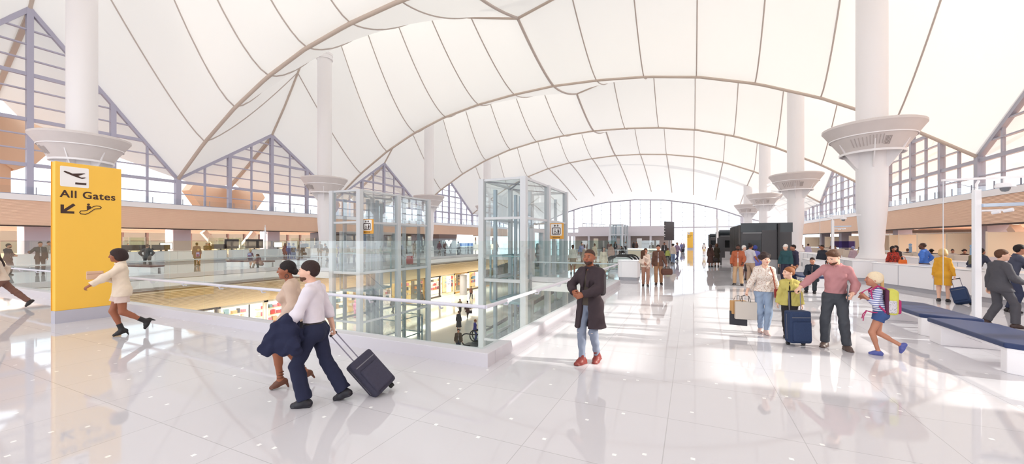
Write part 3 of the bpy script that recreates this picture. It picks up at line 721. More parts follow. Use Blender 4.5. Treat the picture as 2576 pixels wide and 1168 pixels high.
# ---- tan anchor blocks outside the gables, where the ridge struts come down
for k in range(1, 5):
    t = thing('anchor_block', ['tan chevron-shaped roof anchor outside the glass left of the totem, nearest the viewer', 'tan chevron-shaped roof anchor outside the gable above the yellow totem', 'tan chevron-shaped roof anchor outside the gable behind the camera mast', 'tan chevron-shaped roof anchor outside the gable behind the first glass elevator'][k-1], 'roof anchor', (-53.4, YK[k], 0), 0, None, 'thing')
    zt = 8.4+(4.0 if k == 2 else 0); am = mat('anchor_tan', (214,178,150), .8)
    Mx = Matrix(((0,0,1,-.8),(1,0,0,0),(0,1,0,0),(0,0,0,1)))
    for sg in (-1, 1): MB().prism([(0,zt-.4),(sg*.4,zt),(sg*3.6,zt+.7),(sg*4.4,zt-.6),(sg*2.4,zt-3.6),(sg*1.2,zt-4.4),(0,zt-3.4)], 1.6, Mx).build('wing', am, t)
    MB().box(-.7,-1.0,3.55,.7,1.0,zt-3.4).build('pier', am, t)
# ================================================================ CAMERA MASTS
def mast(loc, h, label, arms=True, rz=0, sc=1):
    t = thing('camera_mast', label, 'camera mast', loc, rz)
    MB().box(-.058,-.05,0,.058,.05,h).build('pole', WHITE2, t, bevel=.012)
    MB().tube([(0,0,h),(0,0,h+.12),(.04,0,h+.2)], .025, 8).build('neck', WHITE, t, True)
    if arms:
        MB().bar((-.62,0,h+.23),(1.3,0,h+.27),.05,.045).build('arm', WHITE, t)
        MB().tube([(-.6,0,h+.22),(.05,0,h+.02)], .006, 5).build('stay_wire', GREYM, t)
        MB().tube([(-.6,0,h+.22),(-.6,0,.9)], .008, 5).build('cable', SILVER, t)
        d = MB(); d.lathe((.5,0,h), [(.03,.24),(.03,.14),(.13,.13),(.15,.08),(.15,.04),(.09,.03)][::-1], 20); d.build('camera_housing', WHITE, t, True)
        MB().lathe((.5,0,h-.06), [(.0,0),(.05,.01),(.075,.05),(.08,.09)], 18, False).build('camera_dome', mat('dome_smoke', (120,122,126), .2), t, True)
    b = MB(); b.bar((.06,0,h-.35),(.85,.05,h-.33),.16,.07); b.build('sensor_box', mat('sensor_blue_grey', (196,210,228), .3), t)
    b = MB(); b.tube([(.06,-.03,h-.47),(.5,-.03,h-.46)], .022, 8).tube([(.25,-.03,h-.52),(.3,-.14,h-.5)], .035, 10).tube([(.45,-.03,h-.48),(.52,-.15,h-.46)], .04, 10); b.build('sensor_camera', WHITE, t, True)
    return t
mast((5.72, 12.1, 0), 3.12, 'tall white camera mast with dome camera standing behind the near navy bench', True, .2)
mast((7.0, 26.6, 0), 3.1, 'slim white camera mast by the service counter behind the seated man', True, .2)
lp = at(667, 664); mast((lp[0], lp[1], 0), 3.1, 'thin white camera mast on the far side walkway behind the seated woman', False, 2.6)
t = thing('white_pole', 'thin white pole standing left of the second black booth', 'pole', (2.2, 41, 0)); MB().lathe((0,0,0), [(.16,0),(.16,.04),(.09,.06),(.09,4.0)], 16).build('shaft', WHITE, t, True)
# ================================================================ SIDE HALL DETAILS
GCOL = mat('square_column_grey', (176,172,184), .55)
def square_col(x, y, w, label):
    t = thing('square_column', label, 'column', (x, y, 0), 0, None, 'thing'); MB().box(-w/2,-w/2,0,w/2,w/2,3.19).build('shaft', GCOL, t, bevel=.03)
    MB().box(-w/2-.03,-w/2-.03,0,w/2+.03,w/2+.03,.15).build('plinth', CONC, t)
sc_l = ['grey square column left of the yellow totem, behind the man in the grey suit', 'grey square column right of the cream-blazer woman, behind the check-in counters', 'grey square column right of the thin camera mast in the far hall', 'grey square column behind the first glass lift', 'grey square column between the two glass lifts', 'farthest grey square column of the check-in hall']
for i in range(6): square_col(-46.8, 12.0+9.35*i, 1.5, sc_l[i])
sc_r = ['grey square column behind the near camera mast at the right', 'grey square column behind the woman in the red dress', 'grey square column between the large mast column and the slim camera mast', 'farthest grey square column behind the service counters']
for i, px in enumerate((2497, 2270, 2126, 2075)):
    rx, ry = ray(px); square_col(20.3, ry*20.3/rx, 1.15, sc_r[i])
def brace(x, y, lean, label):
    t = thing('v_brace', label, 'brace', (x, y, 0)); BR = mat('brace_white', (232,220,206), .55)
    for s in (-1, 1): MB().bar((0,s*.3,0),(0,s*lean,2.93),.5,.5,(1,0,0)).build('strut', BR, t)
    MB().box(-.35,-.6,0,.35,.6,.12).build('foot', CONC, t)
for i, (x, y, l) in enumerate(((-46.5, 7.6, -1.0), (-46.5, 26.0, 2.6), (-46.5, 44.6, 2.6), (20.6, 21.0, 3.2), (20.6, 36.5, 3.2), (21, 14.0, 3.0))):
    brace(x, y, l, ['white V-shaped brace at the picture edge behind the running woman', 'white V-shaped brace behind the thin camera mast in the far hall', 'white V-shaped brace in the far hall between the glass lifts', 'large white V-shaped brace behind the counters, left of the near camera mast', 'white V-shaped brace beside the large mast column', 'white V-shaped brace at the picture edge behind the suited men'][i])
# check-in glass dividers and monitors, left
gd_m = glass('divider_glass', (247,251,245), .3)
for i, px in enumerate((338, 352, 545, 568, 588, 612, 745, 780)):
    rx, ry = ray(px); x = -43.6 - (i % 2)*.8; y = x*ry/rx
    t = thing('glass_divider', ['glass divider nearest the totem at the far check-in row', 'second glass divider from the totem at the far check-in row', 'glass divider behind the brown pair at the far counter', 'glass divider just right of the brown pair at the far counter', 'glass divider left of the black monitor at the far counter', 'glass divider beside the man photographing at the far counter', 'glass divider behind the woman in rust red', 'glass divider right of the woman in rust red'][i], 'divider', (x, y, 0))
    MB().box(-.02,-.7,.9,.02,.7,2.25).build('glass_panel', gd_m, t); MB().box(-.05,-.74,0,.05,-.66,2.3).box(-.05,.66,0,.05,.74,2.3).build('post', CREAM, t)
for i, (px, w) in enumerate(((320, 1.5), (355, 1.2), (405, 1.3), (555, 1.6), (583, 1.3), (640, 1.8), (768, .8))):
    rx, ry = ray(px); x = -42.2; y = x*ry/rx
    t = thing('monitor', ['black counter monitor just right of the yellow totem', 'low black monitor left of the man with hands on hips', 'black monitor left of the glowing screen at the far counter', 'long low black monitor between the brown pair and the tall black panel', 'tall black panel on the far counter right of the brown pair', 'dark monitor bank behind the thin camera mast', 'black monitor between the woman in rust red and the man in brown blazer'][i], 'monitor', (x, y, 1.05))
    hh = .95 if i in (4, 5) else .45
    MB().box(-.05,-w/2,.12,.05,w/2,.12+hh).build('screen', CHAR, t); MB().box(-.12,-.2,0,.12,.2,.03).box(-.03,-.06,.03,.03,.06,.14).build('stand', BLACK, t)
for i, px in enumerate((418, 699)):
    rx, ry = ray(px); x = -42.3; y = x*ry/rx
    t = thing('glowing_screen', ['bright glowing screen on the far counter left of the grey square column', 'bright glowing screen on the far counter right of the grey square column'][i], 'screen', (x, y, 1.05))
    MB().box(.03,-.42,.2,.06,.42,.7).build('screen', lit('screen_glow', (255,248,236), 6), t); MB().box(-.05,-.47,.15,.03,.47,.75).build('casing', CHAR, t); MB().box(-.03,-.1,0,.03,.1,.17).build('stand', BLACK, t)
# dark lounge box beyond the first lift, with bright panel and screen
rx, ry = ray(1150); kx, ky = -37.4, -37.4*ry/rx
t = thing('lounge_kiosk', 'grey kiosk with a brown top and glowing emblem beyond the first glass lift', 'kiosk', (kx, ky-5.5, 0)); MB().box(-3,0,0,0,5.2,2.3).build('body', mat('kiosk_grey', (150,154,162), .4), t); MB().box(-3.05,-.05,2.3,.05,5.25,3.0).build('top', DARKB, t)
Fk = Matrix(((0,0,1,.01),(1,0,0,2.9),(0,1,0,1.55),(0,0,0,1)))
MB().prism([(-1.0,.45),(-.35,.45),(-.1,.2),(.1,.2),(.35,.45),(1.0,.45),(.55,-.1),(.35,-.1),(.15,-.55),(-.15,-.55),(-.35,-.1),(-.55,-.1)], .03, Fk).build('emblem', lit('emblem_lamp', (255,250,240), 4), t)
t = thing('bright_screen_wall', 'white and blue backlit screen wall right of the grey kiosk', 'screen', (kx+.2, ky+.1, 0)); MB().box(-.3,0,.9,0,5.0,3.0).build('panel', lit('screen_white', (228,238,250), 1.3), t); MB().box(-.02,0,.95,.02,5.0,1.5).build('blue_band', lit('screen_blue', (70,110,170), .8), t); MB().box(-.4,0,0,.1,5.0,.9).build('base', mat('kiosk_grey'), t)
# dark glass rooms behind the first lift
rx, ry = ray(890); kx, ky = -43.2, -43.2*ry/rx
t = thing('glass_room', 'dark glazed meeting room behind the first glass lift', 'room', (kx, ky-5.2, 0)); MB().box(-2.2,0,0,-.05,8.5,3.0).build('back', mat('room_dark', (104,108,120), .5), t)
for i in range(5): MB().box(-.03,.1+i*1.7,.05,.0,1.72+i*1.7,2.9).build('glass_panel', glass('room_glass', (170,182,196), .6), t); MB().box(-.06,i*1.7,0,.06,.08+i*1.7,3.0).build('mullion', CHAR, t)
# right hall: cream screens, sofas
for i, (px, y, w) in enumerate(((2045, 52, 2.4), (2098, 46, 2.4), (2165, 40, 2.6), (2228, 37, 2.6), (2262, 34, 1.5), (2300, 32, 2.4), (2352, 30, 3.2), (2432, 27, 2.6), (2545, 22, 3.0))):
    rx, ry = ray(px); x = 18.9+(i % 2)*.5; y = ry*x/rx; w = min(w, 2.2)
    t = thing('privacy_screen', ['cream privacy screen farthest down the right hall', 'cream privacy screen left of the large mast column, behind the slim camera mast', 'cream privacy screen just left of the large mast column', 'cream privacy screen right of the large mast column', 'narrow cream privacy screen behind the woman in the red dress', 'cream privacy screen left of the man in blue', 'wide cream privacy screen right of the man in blue', 'cream privacy screen left of the near camera mast', 'cream privacy screen behind the two suited men'][i], 'screen', (x, y, 0), -.25)
    MB().box(-w/2,-.04,.9,w/2,.04,2.55).build('panel', mat('screen_cream', (240,220,192), .6), t, bevel=.02); MB().box(-w/2,-.05,0,-w/2+.08,.05,2.6).box(w/2-.08,-.05,0,w/2,.05,2.6).build('post', CREAM, t)
    MB().box(-w/2,-.03,0,w/2,.03,.9).build('glass_panel', GL_LIFT, t)
def sofa(x, y, w, rz, label):
    t = thing('sofa', label, 'sofa', (x, y, 0), rz, 'beige lounge sofas'); m = mat('sofa_beige', (206,192,178), .8, bump=.1, bscale=200)
    MB().prism(ring_poly(w/2,.45,.2), .32, Matrix.Translation((0,0,.12))).build('seat', m, t, bevel=.03)
    MB().prism([(x_,y_-.38) for x_,y_ in ring_poly(w/2,.14,.13)], .95, Matrix.Translation((0,0,.12))).build('backrest', m, t, bevel=.04)
    for sx in (-1, 1): MB().prism([(x_+sx*(w/2-.1),y_) for x_,y_ in ring_poly(.12,.44,.1)], .62, Matrix.Translation((0,0,.12))).build('armrest', m, t, bevel=.03)
    MB().box(-w/2+.1,-.35,0,w/2-.1,.35,.12).build('plinth', KICK, t)
for i, px in enumerate((2120, 2290, 2320, 2445)):
    rx, ry = ray(px); d = 16.8/rx; x, y = rx*d, ry*d
    t = thing('info_cutout', ['pale violet glass screen standing behind the slim camera mast', 'slim blue pictogram stand left of the man in blue', 'slim blue pictogram stand right of the man in blue', 'round-headed blue pictogram stand left of the near camera mast'][i], 'sign', (x, y, 0))
    bl = mat('pictogram_blue', (132,170,206), .5)
    if i: MB().box(-.10,-.02,.3,.10,.02,1.5).build('panel', bl, t); MB().prism([(a,b+1.62) for a,b in circ(0,0,.11,18)], .04, Matrix(((1,0,0,0),(0,0,-1,.02),(0,1,0,0),(0,0,0,1)))).build('head_disc', bl, t); MB().box(-.2,-.15,0,.2,.15,.3).build('base', KICK, t)
    else: MB().box(-1.2,-.02,1.1,1.2,.02,1.9).build('panel', glass('violet_glass', (168,160,214), .5), t); MB().box(-1.2,-.05,0,-1.14,.05,1.9).box(1.14,-.05,0,1.2,.05,1.9).build('post', KICK, t)
# ================================================================ FIGURES (smooth blended solids, meshed with surface nets)
A3 = lambda *p: np.array(p, np.float32)
class Field:
    def __init__(s, vox): s.p = []; s.vox = vox; s.cuts = []; s.wr = 0
    def rc(s, a, b, ra, rb, k=.03, flat=None, cuts=(), sub=False):
        s.p.append(('rc', A3(*a), A3(*b), ra, rb, k, flat, list(cuts), sub)); return s
    def el(s, c, r, R=None, k=.03, cuts=(), sub=False):
        s.p.append(('el', A3(*c), A3(*r), np.eye(3, dtype=np.float32) if R is None else R, None, k, None, list(cuts), sub)); return s
    def bx(s, c, h, R=None, r=.01, k=.01, cuts=(), sub=False):
        s.p.append(('bx', A3(*c), A3(*h), np.eye(3, dtype=np.float32) if R is None else R, r, k, None, list(cuts), sub)); return s
    def bounds(s, q):
        if q[0] == 'rc':
            m = max(q[3], q[4]); return np.minimum(q[1], q[2])-m, np.maximum(q[1], q[2])+m
        if q[0] == 'el': e = np.sqrt(((q[3]*q[2])**2).sum(1)); return q[1]-e, q[1]+e
        e = np.abs(q[3]) @ q[2]; return q[1]-e, q[1]+e
    def mesh(s):
        v = s.vox; bs = [s.bounds(q) for q in s.p if not q[8]]
        lo = np.min([b[0] for b in bs], 0)-3*v; hi = np.max([b[1] for b in bs], 0)+3*v
        n = np.ceil((hi-lo)/v).astype(int)+1
        f = np.full(n, 1.0, np.float32); ax = [lo[i]+v*np.arange(n[i], dtype=np.float32) for i in range(3)]
        for q in s.p:
            b0, b1 = s.bounds(q); mg = q[5]+2.5*v
            i0 = np.clip(np.floor((b0-mg-lo)/v).astype(int), 0, n-1); i1 = np.clip(np.ceil((b1+mg-lo)/v).astype(int)+1, 1, n)
            if (i1 <= i0).any(): continue
            X = ax[0][i0[0]:i1[0], None, None]; Y = ax[1][None, i0[1]:i1[1], None]; Z = ax[2][None, None, i0[2]:i1[2]]
            if q[0] == 'rc':
                a, b = q[1], q[2]; dx, dy, dz = X-a[0], Y-a[1], Z-a[2]; ba = b-a; sc = 1
                if q[6]:
                    d, fs = A3(*q[6][0]), q[6][1]; t = (dx*d[0]+dy*d[1]+dz*d[2])*(1/fs-1); dx, dy, dz = dx+t*d[0], dy+t*d[1], dz+t*d[2]
                    ba = ba+d*(ba@d)*(1/fs-1); sc = .4+.6*fs
                h = np.clip((dx*ba[0]+dy*ba[1]+dz*ba[2])/max(1e-9, float(ba@ba)), 0, 1)
                D = (np.sqrt((dx-h*ba[0])**2+(dy-h*ba[1])**2+(dz-h*ba[2])**2)-(q[3]+(q[4]-q[3])*h))*sc
            else:
                c, r, R = q[1], q[2], q[3]; dx, dy, dz = X-c[0], Y-c[1], Z-c[2]
                u = [dx*R[0,i]+dy*R[1,i]+dz*R[2,i] for i in range(3)]
                if q[0] == 'el':
                    k0 = np.sqrt(sum((u[i]/r[i])**2 for i in range(3))); k1 = np.sqrt(sum((u[i]/r[i]**2)**2 for i in range(3)))+1e-9; D = k0*(k0-1)/k1
                else:
                    w = [np.abs(u[i])-(r[i]-q[4]) for i in range(3)]
                    D = np.sqrt(sum(np.maximum(x, 0)**2 for x in w))+np.minimum(np.maximum(w[0], np.maximum(w[1], w[2])), 0)-q[4]
            for (pt, nm) in q[7]: D = np.maximum(D, (X-pt[0])*nm[0]+(Y-pt[1])*nm[1]+(Z-pt[2])*nm[2])
            F = f[i0[0]:i1[0], i0[1]:i1[1], i0[2]:i1[2]]; k = max(q[5], 1e-4)
            if q[8]: D = -D; h = np.maximum(k-np.abs(F-D), 0)/k; F[...] = np.maximum(F, D)+h*h*k*.25
            else: h = np.maximum(k-np.abs(F-D), 0)/k; F[...] = np.minimum(F, D)-h*h*k*.25
        if s.wr:
            X, Y, Z = ax[0][:,None,None], ax[1][None,:,None], ax[2][None,None,:]; w = s.wr
            f = f+w*(np.sin(46*Z+10*np.sin(7*X+4*Y)+8*Y)*.5+np.sin(29*X+17*Z+5*np.sin(13*Y+6*Z))*.5+np.sin(24*Y-31*Z+4*np.sin(15*X))*.45).astype(np.float32)
        for (pt, nm) in s.cuts: f = np.maximum(f, (ax[0][:,None,None]-pt[0])*nm[0]+(ax[1][None,:,None]-pt[1])*nm[1]+(ax[2][None,None,:]-pt[2])*nm[2])
        return surfnet(f, lo, v)
OFF = np.array([[i, j, k] for i in (0,1) for j in (0,1) for k in (0,1)])
EDG = [(a, b) for a in range(8) for b in range(a+1, 8) if abs(OFF[a]-OFF[b]).sum() == 1]
def surfnet(f, lo, v):
    s = f < 0; n = np.array(f.shape); m = n-1
    cnt = np.zeros(m, np.int8)
    for o in OFF: cnt += s[o[0]:o[0]+m[0], o[1]:o[1]+m[1], o[2]:o[2]+m[2]]
    ci = np.argwhere((cnt > 0) & (cnt < 8))
    if len(ci) == 0: return np.zeros((0,3)), np.zeros((0,4), int)
    val = [f[ci[:,0]+o[0], ci[:,1]+o[1], ci[:,2]+o[2]] for o in OFF]
    acc = np.zeros((len(ci), 3)); c = np.zeros(len(ci))
    for a, b in EDG:
        va, vb = val[a], val[b]; x = (va < 0) != (vb < 0)
        t = np.where(x, va/np.where(x, va-vb, 1), 0); p = OFF[a]+t[:,None]*(OFF[b]-OFF[a]); acc += np.where(x[:,None], p, 0); c += x
    V = lo+v*(ci+acc/c[:,None]); ID = np.full(m, -1, np.int64); ID[ci[:,0], ci[:,1], ci[:,2]] = np.arange(len(ci)); Q = []
    for ax in range(3):
        b, cc = (ax+1) % 3, (ax+2) % 3
        sl0 = [slice(1, m[i]) for i in range(3)]; sl1 = list(sl0); sl0[ax] = slice(0, n[ax]-1); sl1[ax] = slice(1, n[ax])
        s0, s1 = s[tuple(sl0)], s[tuple(sl1)]; e = np.argwhere(s0 != s1)
        if len(e) == 0: continue
        fl = s0[e[:,0], e[:,1], e[:,2]]; base = e.copy()
        for i in range(3):
            if i != ax: base[:,i] += 1
        def cell(db, dc):
            q = base.copy(); q[:,b] -= db; q[:,cc] -= dc; return ID[q[:,0], q[:,1], q[:,2]]
        q = np.stack([cell(1,1), cell(0,1), cell(0,0), cell(1,0)], 1); q[~fl] = q[~fl][:, ::-1]; Q.append(q)
    Q = np.concatenate(Q); return V, Q[(Q >= 0).all(1)]
def np_mesh(name, parts, mats, mi=None):
    """parts: list of (V,Q)"""
    vs = []; qs = []; n = 0
    for V, Q in parts: vs.append(V); qs.append(Q+n); n += len(V)
    V = np.concatenate(vs); Q = np.concatenate(qs)
    me = bpy.data.meshes.new(name); me.vertices.add(len(V)); me.vertices.foreach_set('co', V.astype(np.float32).ravel())
    me.loops.add(len(Q)*4); me.loops.foreach_set('vertex_index', Q.astype(np.int32).ravel())
    me.polygons.add(len(Q)); me.polygons.foreach_set('loop_start', np.arange(0, len(Q)*4, 4, dtype=np.int32))
    me.polygons.foreach_set('use_smooth', [True]*len(Q)); me.update(calc_edges=True)
    for m in mats: me.materials.append(m)
    if mi is not None: me.polygons.foreach_set('material_index', mi(V[Q].mean(1)).astype(np.int32))
    return me
nrm = lambda v: np.asarray(v, float)/max(1e-9, np.linalg.norm(v))
def ik(a, t, l1, l2, pole):
    a, t = np.array(a, float), np.array(t, float); d = t-a; L_ = np.linalg.norm(d); Lm = min(L_, (l1+l2)*.999); u = d/max(L_, 1e-9); t = a+u*Lm
    x = (l1*l1-l2*l2+Lm*Lm)/(2*Lm); h = math.sqrt(max(0, l1*l1-x*x)); p = np.array(pole, float); p = p-u*(p@u); p = nrm(p)
    return a+u*x+p*h, t
def rotm(yaw=0, pitch=0, roll=0):
    """columns: right, forward, up; yaw>0 turns to the figure's left, pitch>0 looks up"""
    a, b, c = (math.radians(x) for x in (yaw, pitch, roll))
    Rz = np.array([[math.cos(a),-math.sin(a),0],[math.sin(a),math.cos(a),0],[0,0,1]]); Rx = np.array([[1,0,0],[0,math.cos(b),-math.sin(b)],[0,math.sin(b),math.cos(b)]])
    Ry = np.array([[math.cos(c),0,math.sin(c)],[0,1,0],[-math.sin(c),0,math.cos(c)]]); return (Rz@Rx@Ry).astype(np.float32)
class Fig:
    """a figure 1.75 m tall facing +Y, x>0 is its right"""
    def __init__(s, fem=False, lean=0, side=0, twist=0, hz=.93, hx=0, hy=0, fR=None, fL=None, hR=None, hL=None, head=(0,0,0), wide=1.0, hs=1.05, eR=None, eL=None, kR=(.1,1,0), kL=(-.1,1,0), legs=1.0, curl=35, palmR=None, palmL=None):
        s.fem, s.w, s.hs = fem, wide, hs; s.P = np.array([hx, hy, hz])
        s.T = rotm(twist, -lean, side); R = lambda v: s.P+s.T@np.array(v, float); s.R = R
        s.Pv = rotm(twist*.5, -lean*.25, side*.3)
        sw = (.136 if fem else .158)*(.5+.5*wide)
        s.waist, s.chest, s.neck0 = R((0,.0,.17)), R((0,.0,.36)), R((0,-.012,.535)); s.sh = {1: R((sw,-.015,.475)), -1: R((-sw,-.015,.475))}
        s.hip = {i: s.P+s.Pv@np.array((i*.088,0,-.02)) for i in (1,-1)}
        s.Hd = rotm(twist+head[0], head[1], head[2]); s.neck1 = s.neck0+s.T@np.array((0,.02,.067)); s.hc = s.neck1+s.Hd@np.array((0,.028,.098*hs))
        dfR = (.1,0,.085,-8,0); dfL = (-.1,0,.085,8,0); s.foot = {}; s.knee = {}; s.ank = {}
        for i, f, kp in ((1, fR or dfR, kR), (-1, fL or dfL, kL)):
            s.knee[i], s.ank[i] = ik(s.hip[i], f[:3], .435, .42, kp); s.foot[i] = (f[3], f[4])
        s.elb = {}; s.wr = {}
        for i, h, e in ((1, hR or (.27,.05,.80), eR or (.5,-1,-.2)), (-1, hL or (-.27,.05,.80), eL or (-.5,-1,-.2))):
            s.elb[i], s.wr[i] = ik(s.sh[i], h, .285, .255, e)
        s.palm = {1: palmR, -1: palmL}; s.curl = curl if isinstance(curl, dict) else {1: curl, -1: curl}
    def h(s, v): return s.hc+s.Hd@(np.array(v, float)*s.hs)
    # ---- body groups; e = cloth thickness
    def torso(s, F, e=0, lo=True, k=.06, belly=0):
        w = s.w; fe = s.fem
        if lo: F.el(s.P+s.Pv@np.array((0,-.01,0)), ((.158 if fe else .15)*w+e, .112*w+e, .12+e), s.Pv, k); [F.el(s.P+s.Pv@np.array((i*.07,-.05,-.03)), (.085*w+e,.085*w+e,.095+e), s.Pv, k) for i in (1,-1)]
        F.el(s.waist, ((.118 if fe else .138)*w+e, (.092+belly)*w+e, .15+e), s.T, k)
        F.el(s.chest, ((.125 if fe else .148)*w+e, (.098)*w+e, .165+e), s.T, k)
        if fe and s.hs < 1.15: [F.el(s.R((i*.068,.085,.33)), (.06+e,.055+e,.06+e), s.T, .04) for i in (1,-1)]
        else: [F.el(s.R((i*.075,.06,.38)), (.075+e,.05+e,.06+e), s.T, .04) for i in (1,-1)]
        F.rc(s.sh[1], s.sh[-1], .052*w+e*.8, .052*w+e*.8, .05); [F.rc(s.R((i*.10,-.02,.488)), s.neck0+s.T@np.array((0,-.01,.0)), .036+e*.75, .039+e*.7, .05) for i in (1,-1)]
    def neck(s, F, e=0): F.rc(s.R((0,-.012,.50)), s.neck1+s.T@np.array((0,.01,.03)), .056+e, .05+e, .03)
    def arm(s, F, i, e=0, upto=2.0, flare=0):
        w = .9 if s.fem else 1.0; w *= (.4+.6*s.w); a, b, c = s.sh[i], s.elb[i], s.wr[i]
        cut = []; k = .03
        if upto <= 1: p = a+(b-a)*upto; d = nrm(b-a); F.rc(a, p+d*.05, .056*w+e, .045*w+e+flare, k, None, [(p, d)]); return
        F.rc(a, b, (.052)*w+e, .042*w+e, k)
        p = b+(c-b)*(upto-1); d = nrm(c-b); F.rc(b, p+d*(.03 if upto < 2 else 0), .044*w+e, (.046-.016*(upto-1))*w+e+flare, k, None, [(p, d)] if upto < 2 else [])
        if upto >= 1.6: F.el(b+(c-b)*.25, (.043*w+e,.043*w+e,.07+e), None, .03)
    def leg(s, F, i, e=0, upto=2.0, flare=0):
        w = (1.06 if s.fem else 1.0)*(.35+.65*s.w); a, b, c = s.hip[i], s.knee[i], s.ank[i]; k = .035
        if upto <= 1: p = a+(b-a)*upto; d = nrm(b-a); F.rc(a, p+d*.06, .088*w+e, (.088-.03*upto)*w+e+flare, k, None, [(p, d)]); return
        F.rc(a, b, .088*w+e, .055*w+e, k); fw = nrm(np.cross(nrm(c-a), (1,0,0))); cv = b+(c-b)*.26; kf = b-(a+(c-a)*.5); kf = kf if np.linalg.norm(kf) > .02 else np.array((0,1.,0)); sd = nrm(c-b); bk = -nrm(kf-sd*(kf@sd))
        if upto >= 2: F.rc(b+(c-b)*.15+bk*.012, b+(c-b)*.42+bk*.010, .047*w+e, .043*w+e, .04); F.rc(b, c, .052*w+e, .036+e+flare, k)
        else: p = b+(c-b)*(upto-1); d = nrm(c-b); F.rc(b, p+d*.03, .06*w+e, .042+e+flare, k, None, [(p, d)]); F.rc(b+(c-b)*.15+bk*.010, b+(c-b)*.4+bk*.008, .05*w+e, .045*w+e, .04, None, [(p, d)])
    def headf(s, F):
        q = s.h; h = s.hs; H = s.Hd; E = lambda c, r, k=.02, **a: F.el(q(c), tuple(x*h for x in r), H, k*h, **a); C = lambda a, b, ra, rb, k=.012: F.rc(q(a), q(b), ra*h, rb*h, k*h)
        j = .9 if s.fem else 1.0
        E((0,-.012,.035), (.076,.096,.088)); E((0,.022,-.02), (.066*j+.004,.072,.088), .03); E((0,.042,-.075), (.044*j,.042,.036), .03); E((0,.072,-.094), (.02*j,.018,.017), .02)
        C((-.028,.088,.026), (.028,.088,.026), .012, .012, .02)
        C((0,.094,.016), (0,.112,-.022), .008, .0125, .012); [C((i*.008,.1,-.026), (i*.012,.094,-.028), .008, .008, .008) for i in (1,-1)]
        [E((i*.033,.103,.008), (.015,.014,.010), .01, sub=True) for i in (1,-1)]
        E((0,.09,-.052), (.024,.012,.007), .008); E((0,.088,-.062), (.021,.012,.007), .008)
        [E((i*.077,-.014,-.006), (.0065,.0165,.029), .006) for i in (1,-1)]; [E((i*.045,.062,-.025), (.024,.026,.024), .03) for i in (1,-1)]
    def handf(s, F, i):
        c = s.wr[i]; f = nrm(c-s.elb[i]); pn = np.array(s.palm[i] if s.palm[i] is not None else (-i, 0, 0), float); pn = nrm(pn-f*(pn@f)); x = np.cross(f, pn)
        side = x*(1 if np.dot(x, (0,1,0)) > 0 else -1)                # thumb side: forwards
        if abs(np.dot(x, (0,1,0))) < .3: side = x*(1 if np.dot(x, (-i,0,.3)) > 0 else -1)
        R = np.stack([side, f, pn], 1).astype(np.float32); Q = lambda v: c+R@np.array(v, float); a0 = math.radians(s.curl[i]); sc = .88 if s.fem else 1.0
        F.rc(c, Q((0,.03,0)), .027*sc, .03*sc, .02, ((pn[0],pn[1],pn[2]), .62)); F.bx(Q((0,.055*sc,.0)), (.042*sc,.045*sc,.0145*sc), R, .013, .012)
        for n, (xx, ln) in enumerate(((.031,.068),(.0105,.078),(-.0105,.072),(-.031,.056))):
            p = np.array(Q((xx*sc,.092*sc,0))); ang = a0*(.55+.12*n)
            for sgm, fr in enumerate((.44,.32,.24)):
                d = R@np.array((xx*.4,math.cos(ang),math.sin(ang))); e = p+nrm(d)*ln*fr*sc; F.rc(p, e, (.0092-.0008*sgm)*sc, (.0088-.0009*sgm)*sc, .004); p = e; ang += a0*.9
        t0, t1 = Q((.03*sc,.02*sc,.008)), Q((.058*sc,.052*sc,.02)); t2 = Q((.062*sc,.078*sc,.02+.02*math.sin(a0))); F.rc(t0, t1, .014*sc, .011*sc, .012); F.rc(t1, t2, .0105*sc, .0085*sc, .005)
    def footf(s, F, i, e=0, sole=0, shaft=0, heel=0, toe=.165, bare=False, part='shoe'):
        A = s.ank[i]; yw, pt = s.foot[i]; R = rotm(yw, -pt-0, 0); Q = lambda v: A+R@np.array(v, float); bz = -.083
        fl = ((R[0,2], R[1,2], R[2,2]), .8); cut = [(Q((0,0,bz)), -R[:,2])]
        F.rc(Q((0,-.045,bz+.034)), Q((0,.06,bz+.028)), .034+e, .043+e, .03, None, cut); F.rc(Q((0,.06,bz+.028)), Q((0,toe-.035,bz+.02)), .043+e, .028+e, .03, None, cut)
        F.rc(A, Q((0,-.03,bz+.045)), .036+e, .036+e, .03, None, cut); F.rc(Q((0,0,-.02)), Q((0,.055,bz+.04)), .034+e, .03+e, .03, None, cut)
        if sole: F.bx(Q((0,.035,bz+sole/2)), (.04+e,.11,sole/2), R, .008, .005)
        if shaft: d = nrm(s.knee[i]-A); p = A+d*shaft; F.rc(A, p+d*.03, .04+e, .043+e, .02, None, [(p, d)])
        if heel: F.rc(Q((0,-.055,bz+.02)), Q((0,-.06,bz-heel+.01)), .022, .012 if heel > .06 else .018, .01, None, [(Q((0,0,bz-heel)), -R[:,2])])
    # ---- meshes
    def body(s, vox, skin, lips, arms=True, legs=True, hidden=()):
        F = Field(vox); s.torso(F); s.neck(F); s.headf(F)
        for i in (1,-1): s.arm(F, i); s.leg(F, i); s.footf(F, i)
        if vox > .011:
            for i in (1,-1): s.handf(F, i)
            return np_mesh('body', [F.mesh()], [skin])
        parts = [F.mesh()]
        for i in (1,-1): G = Field(.0034); G.rc(s.wr[i]-nrm(s.wr[i]-s.elb[i])*.05, s.wr[i], .029, .026, .02); s.handf(G, i); parts.append(G.mesh())
        lp = s.h((0,.1,-.057)); R = s.Hd; hs = s.hs
        def mi(c):
            u = (c-lp)@R/hs; return ((np.abs(u[:,0]) < .024-np.abs(u[:,2])*.8) & (np.abs(u[:,2]) < .0115) & (u[:,1] > -.022)).astype(int)
        return np_mesh('body', parts, [skin, lips], mi)
HAIRK = {}
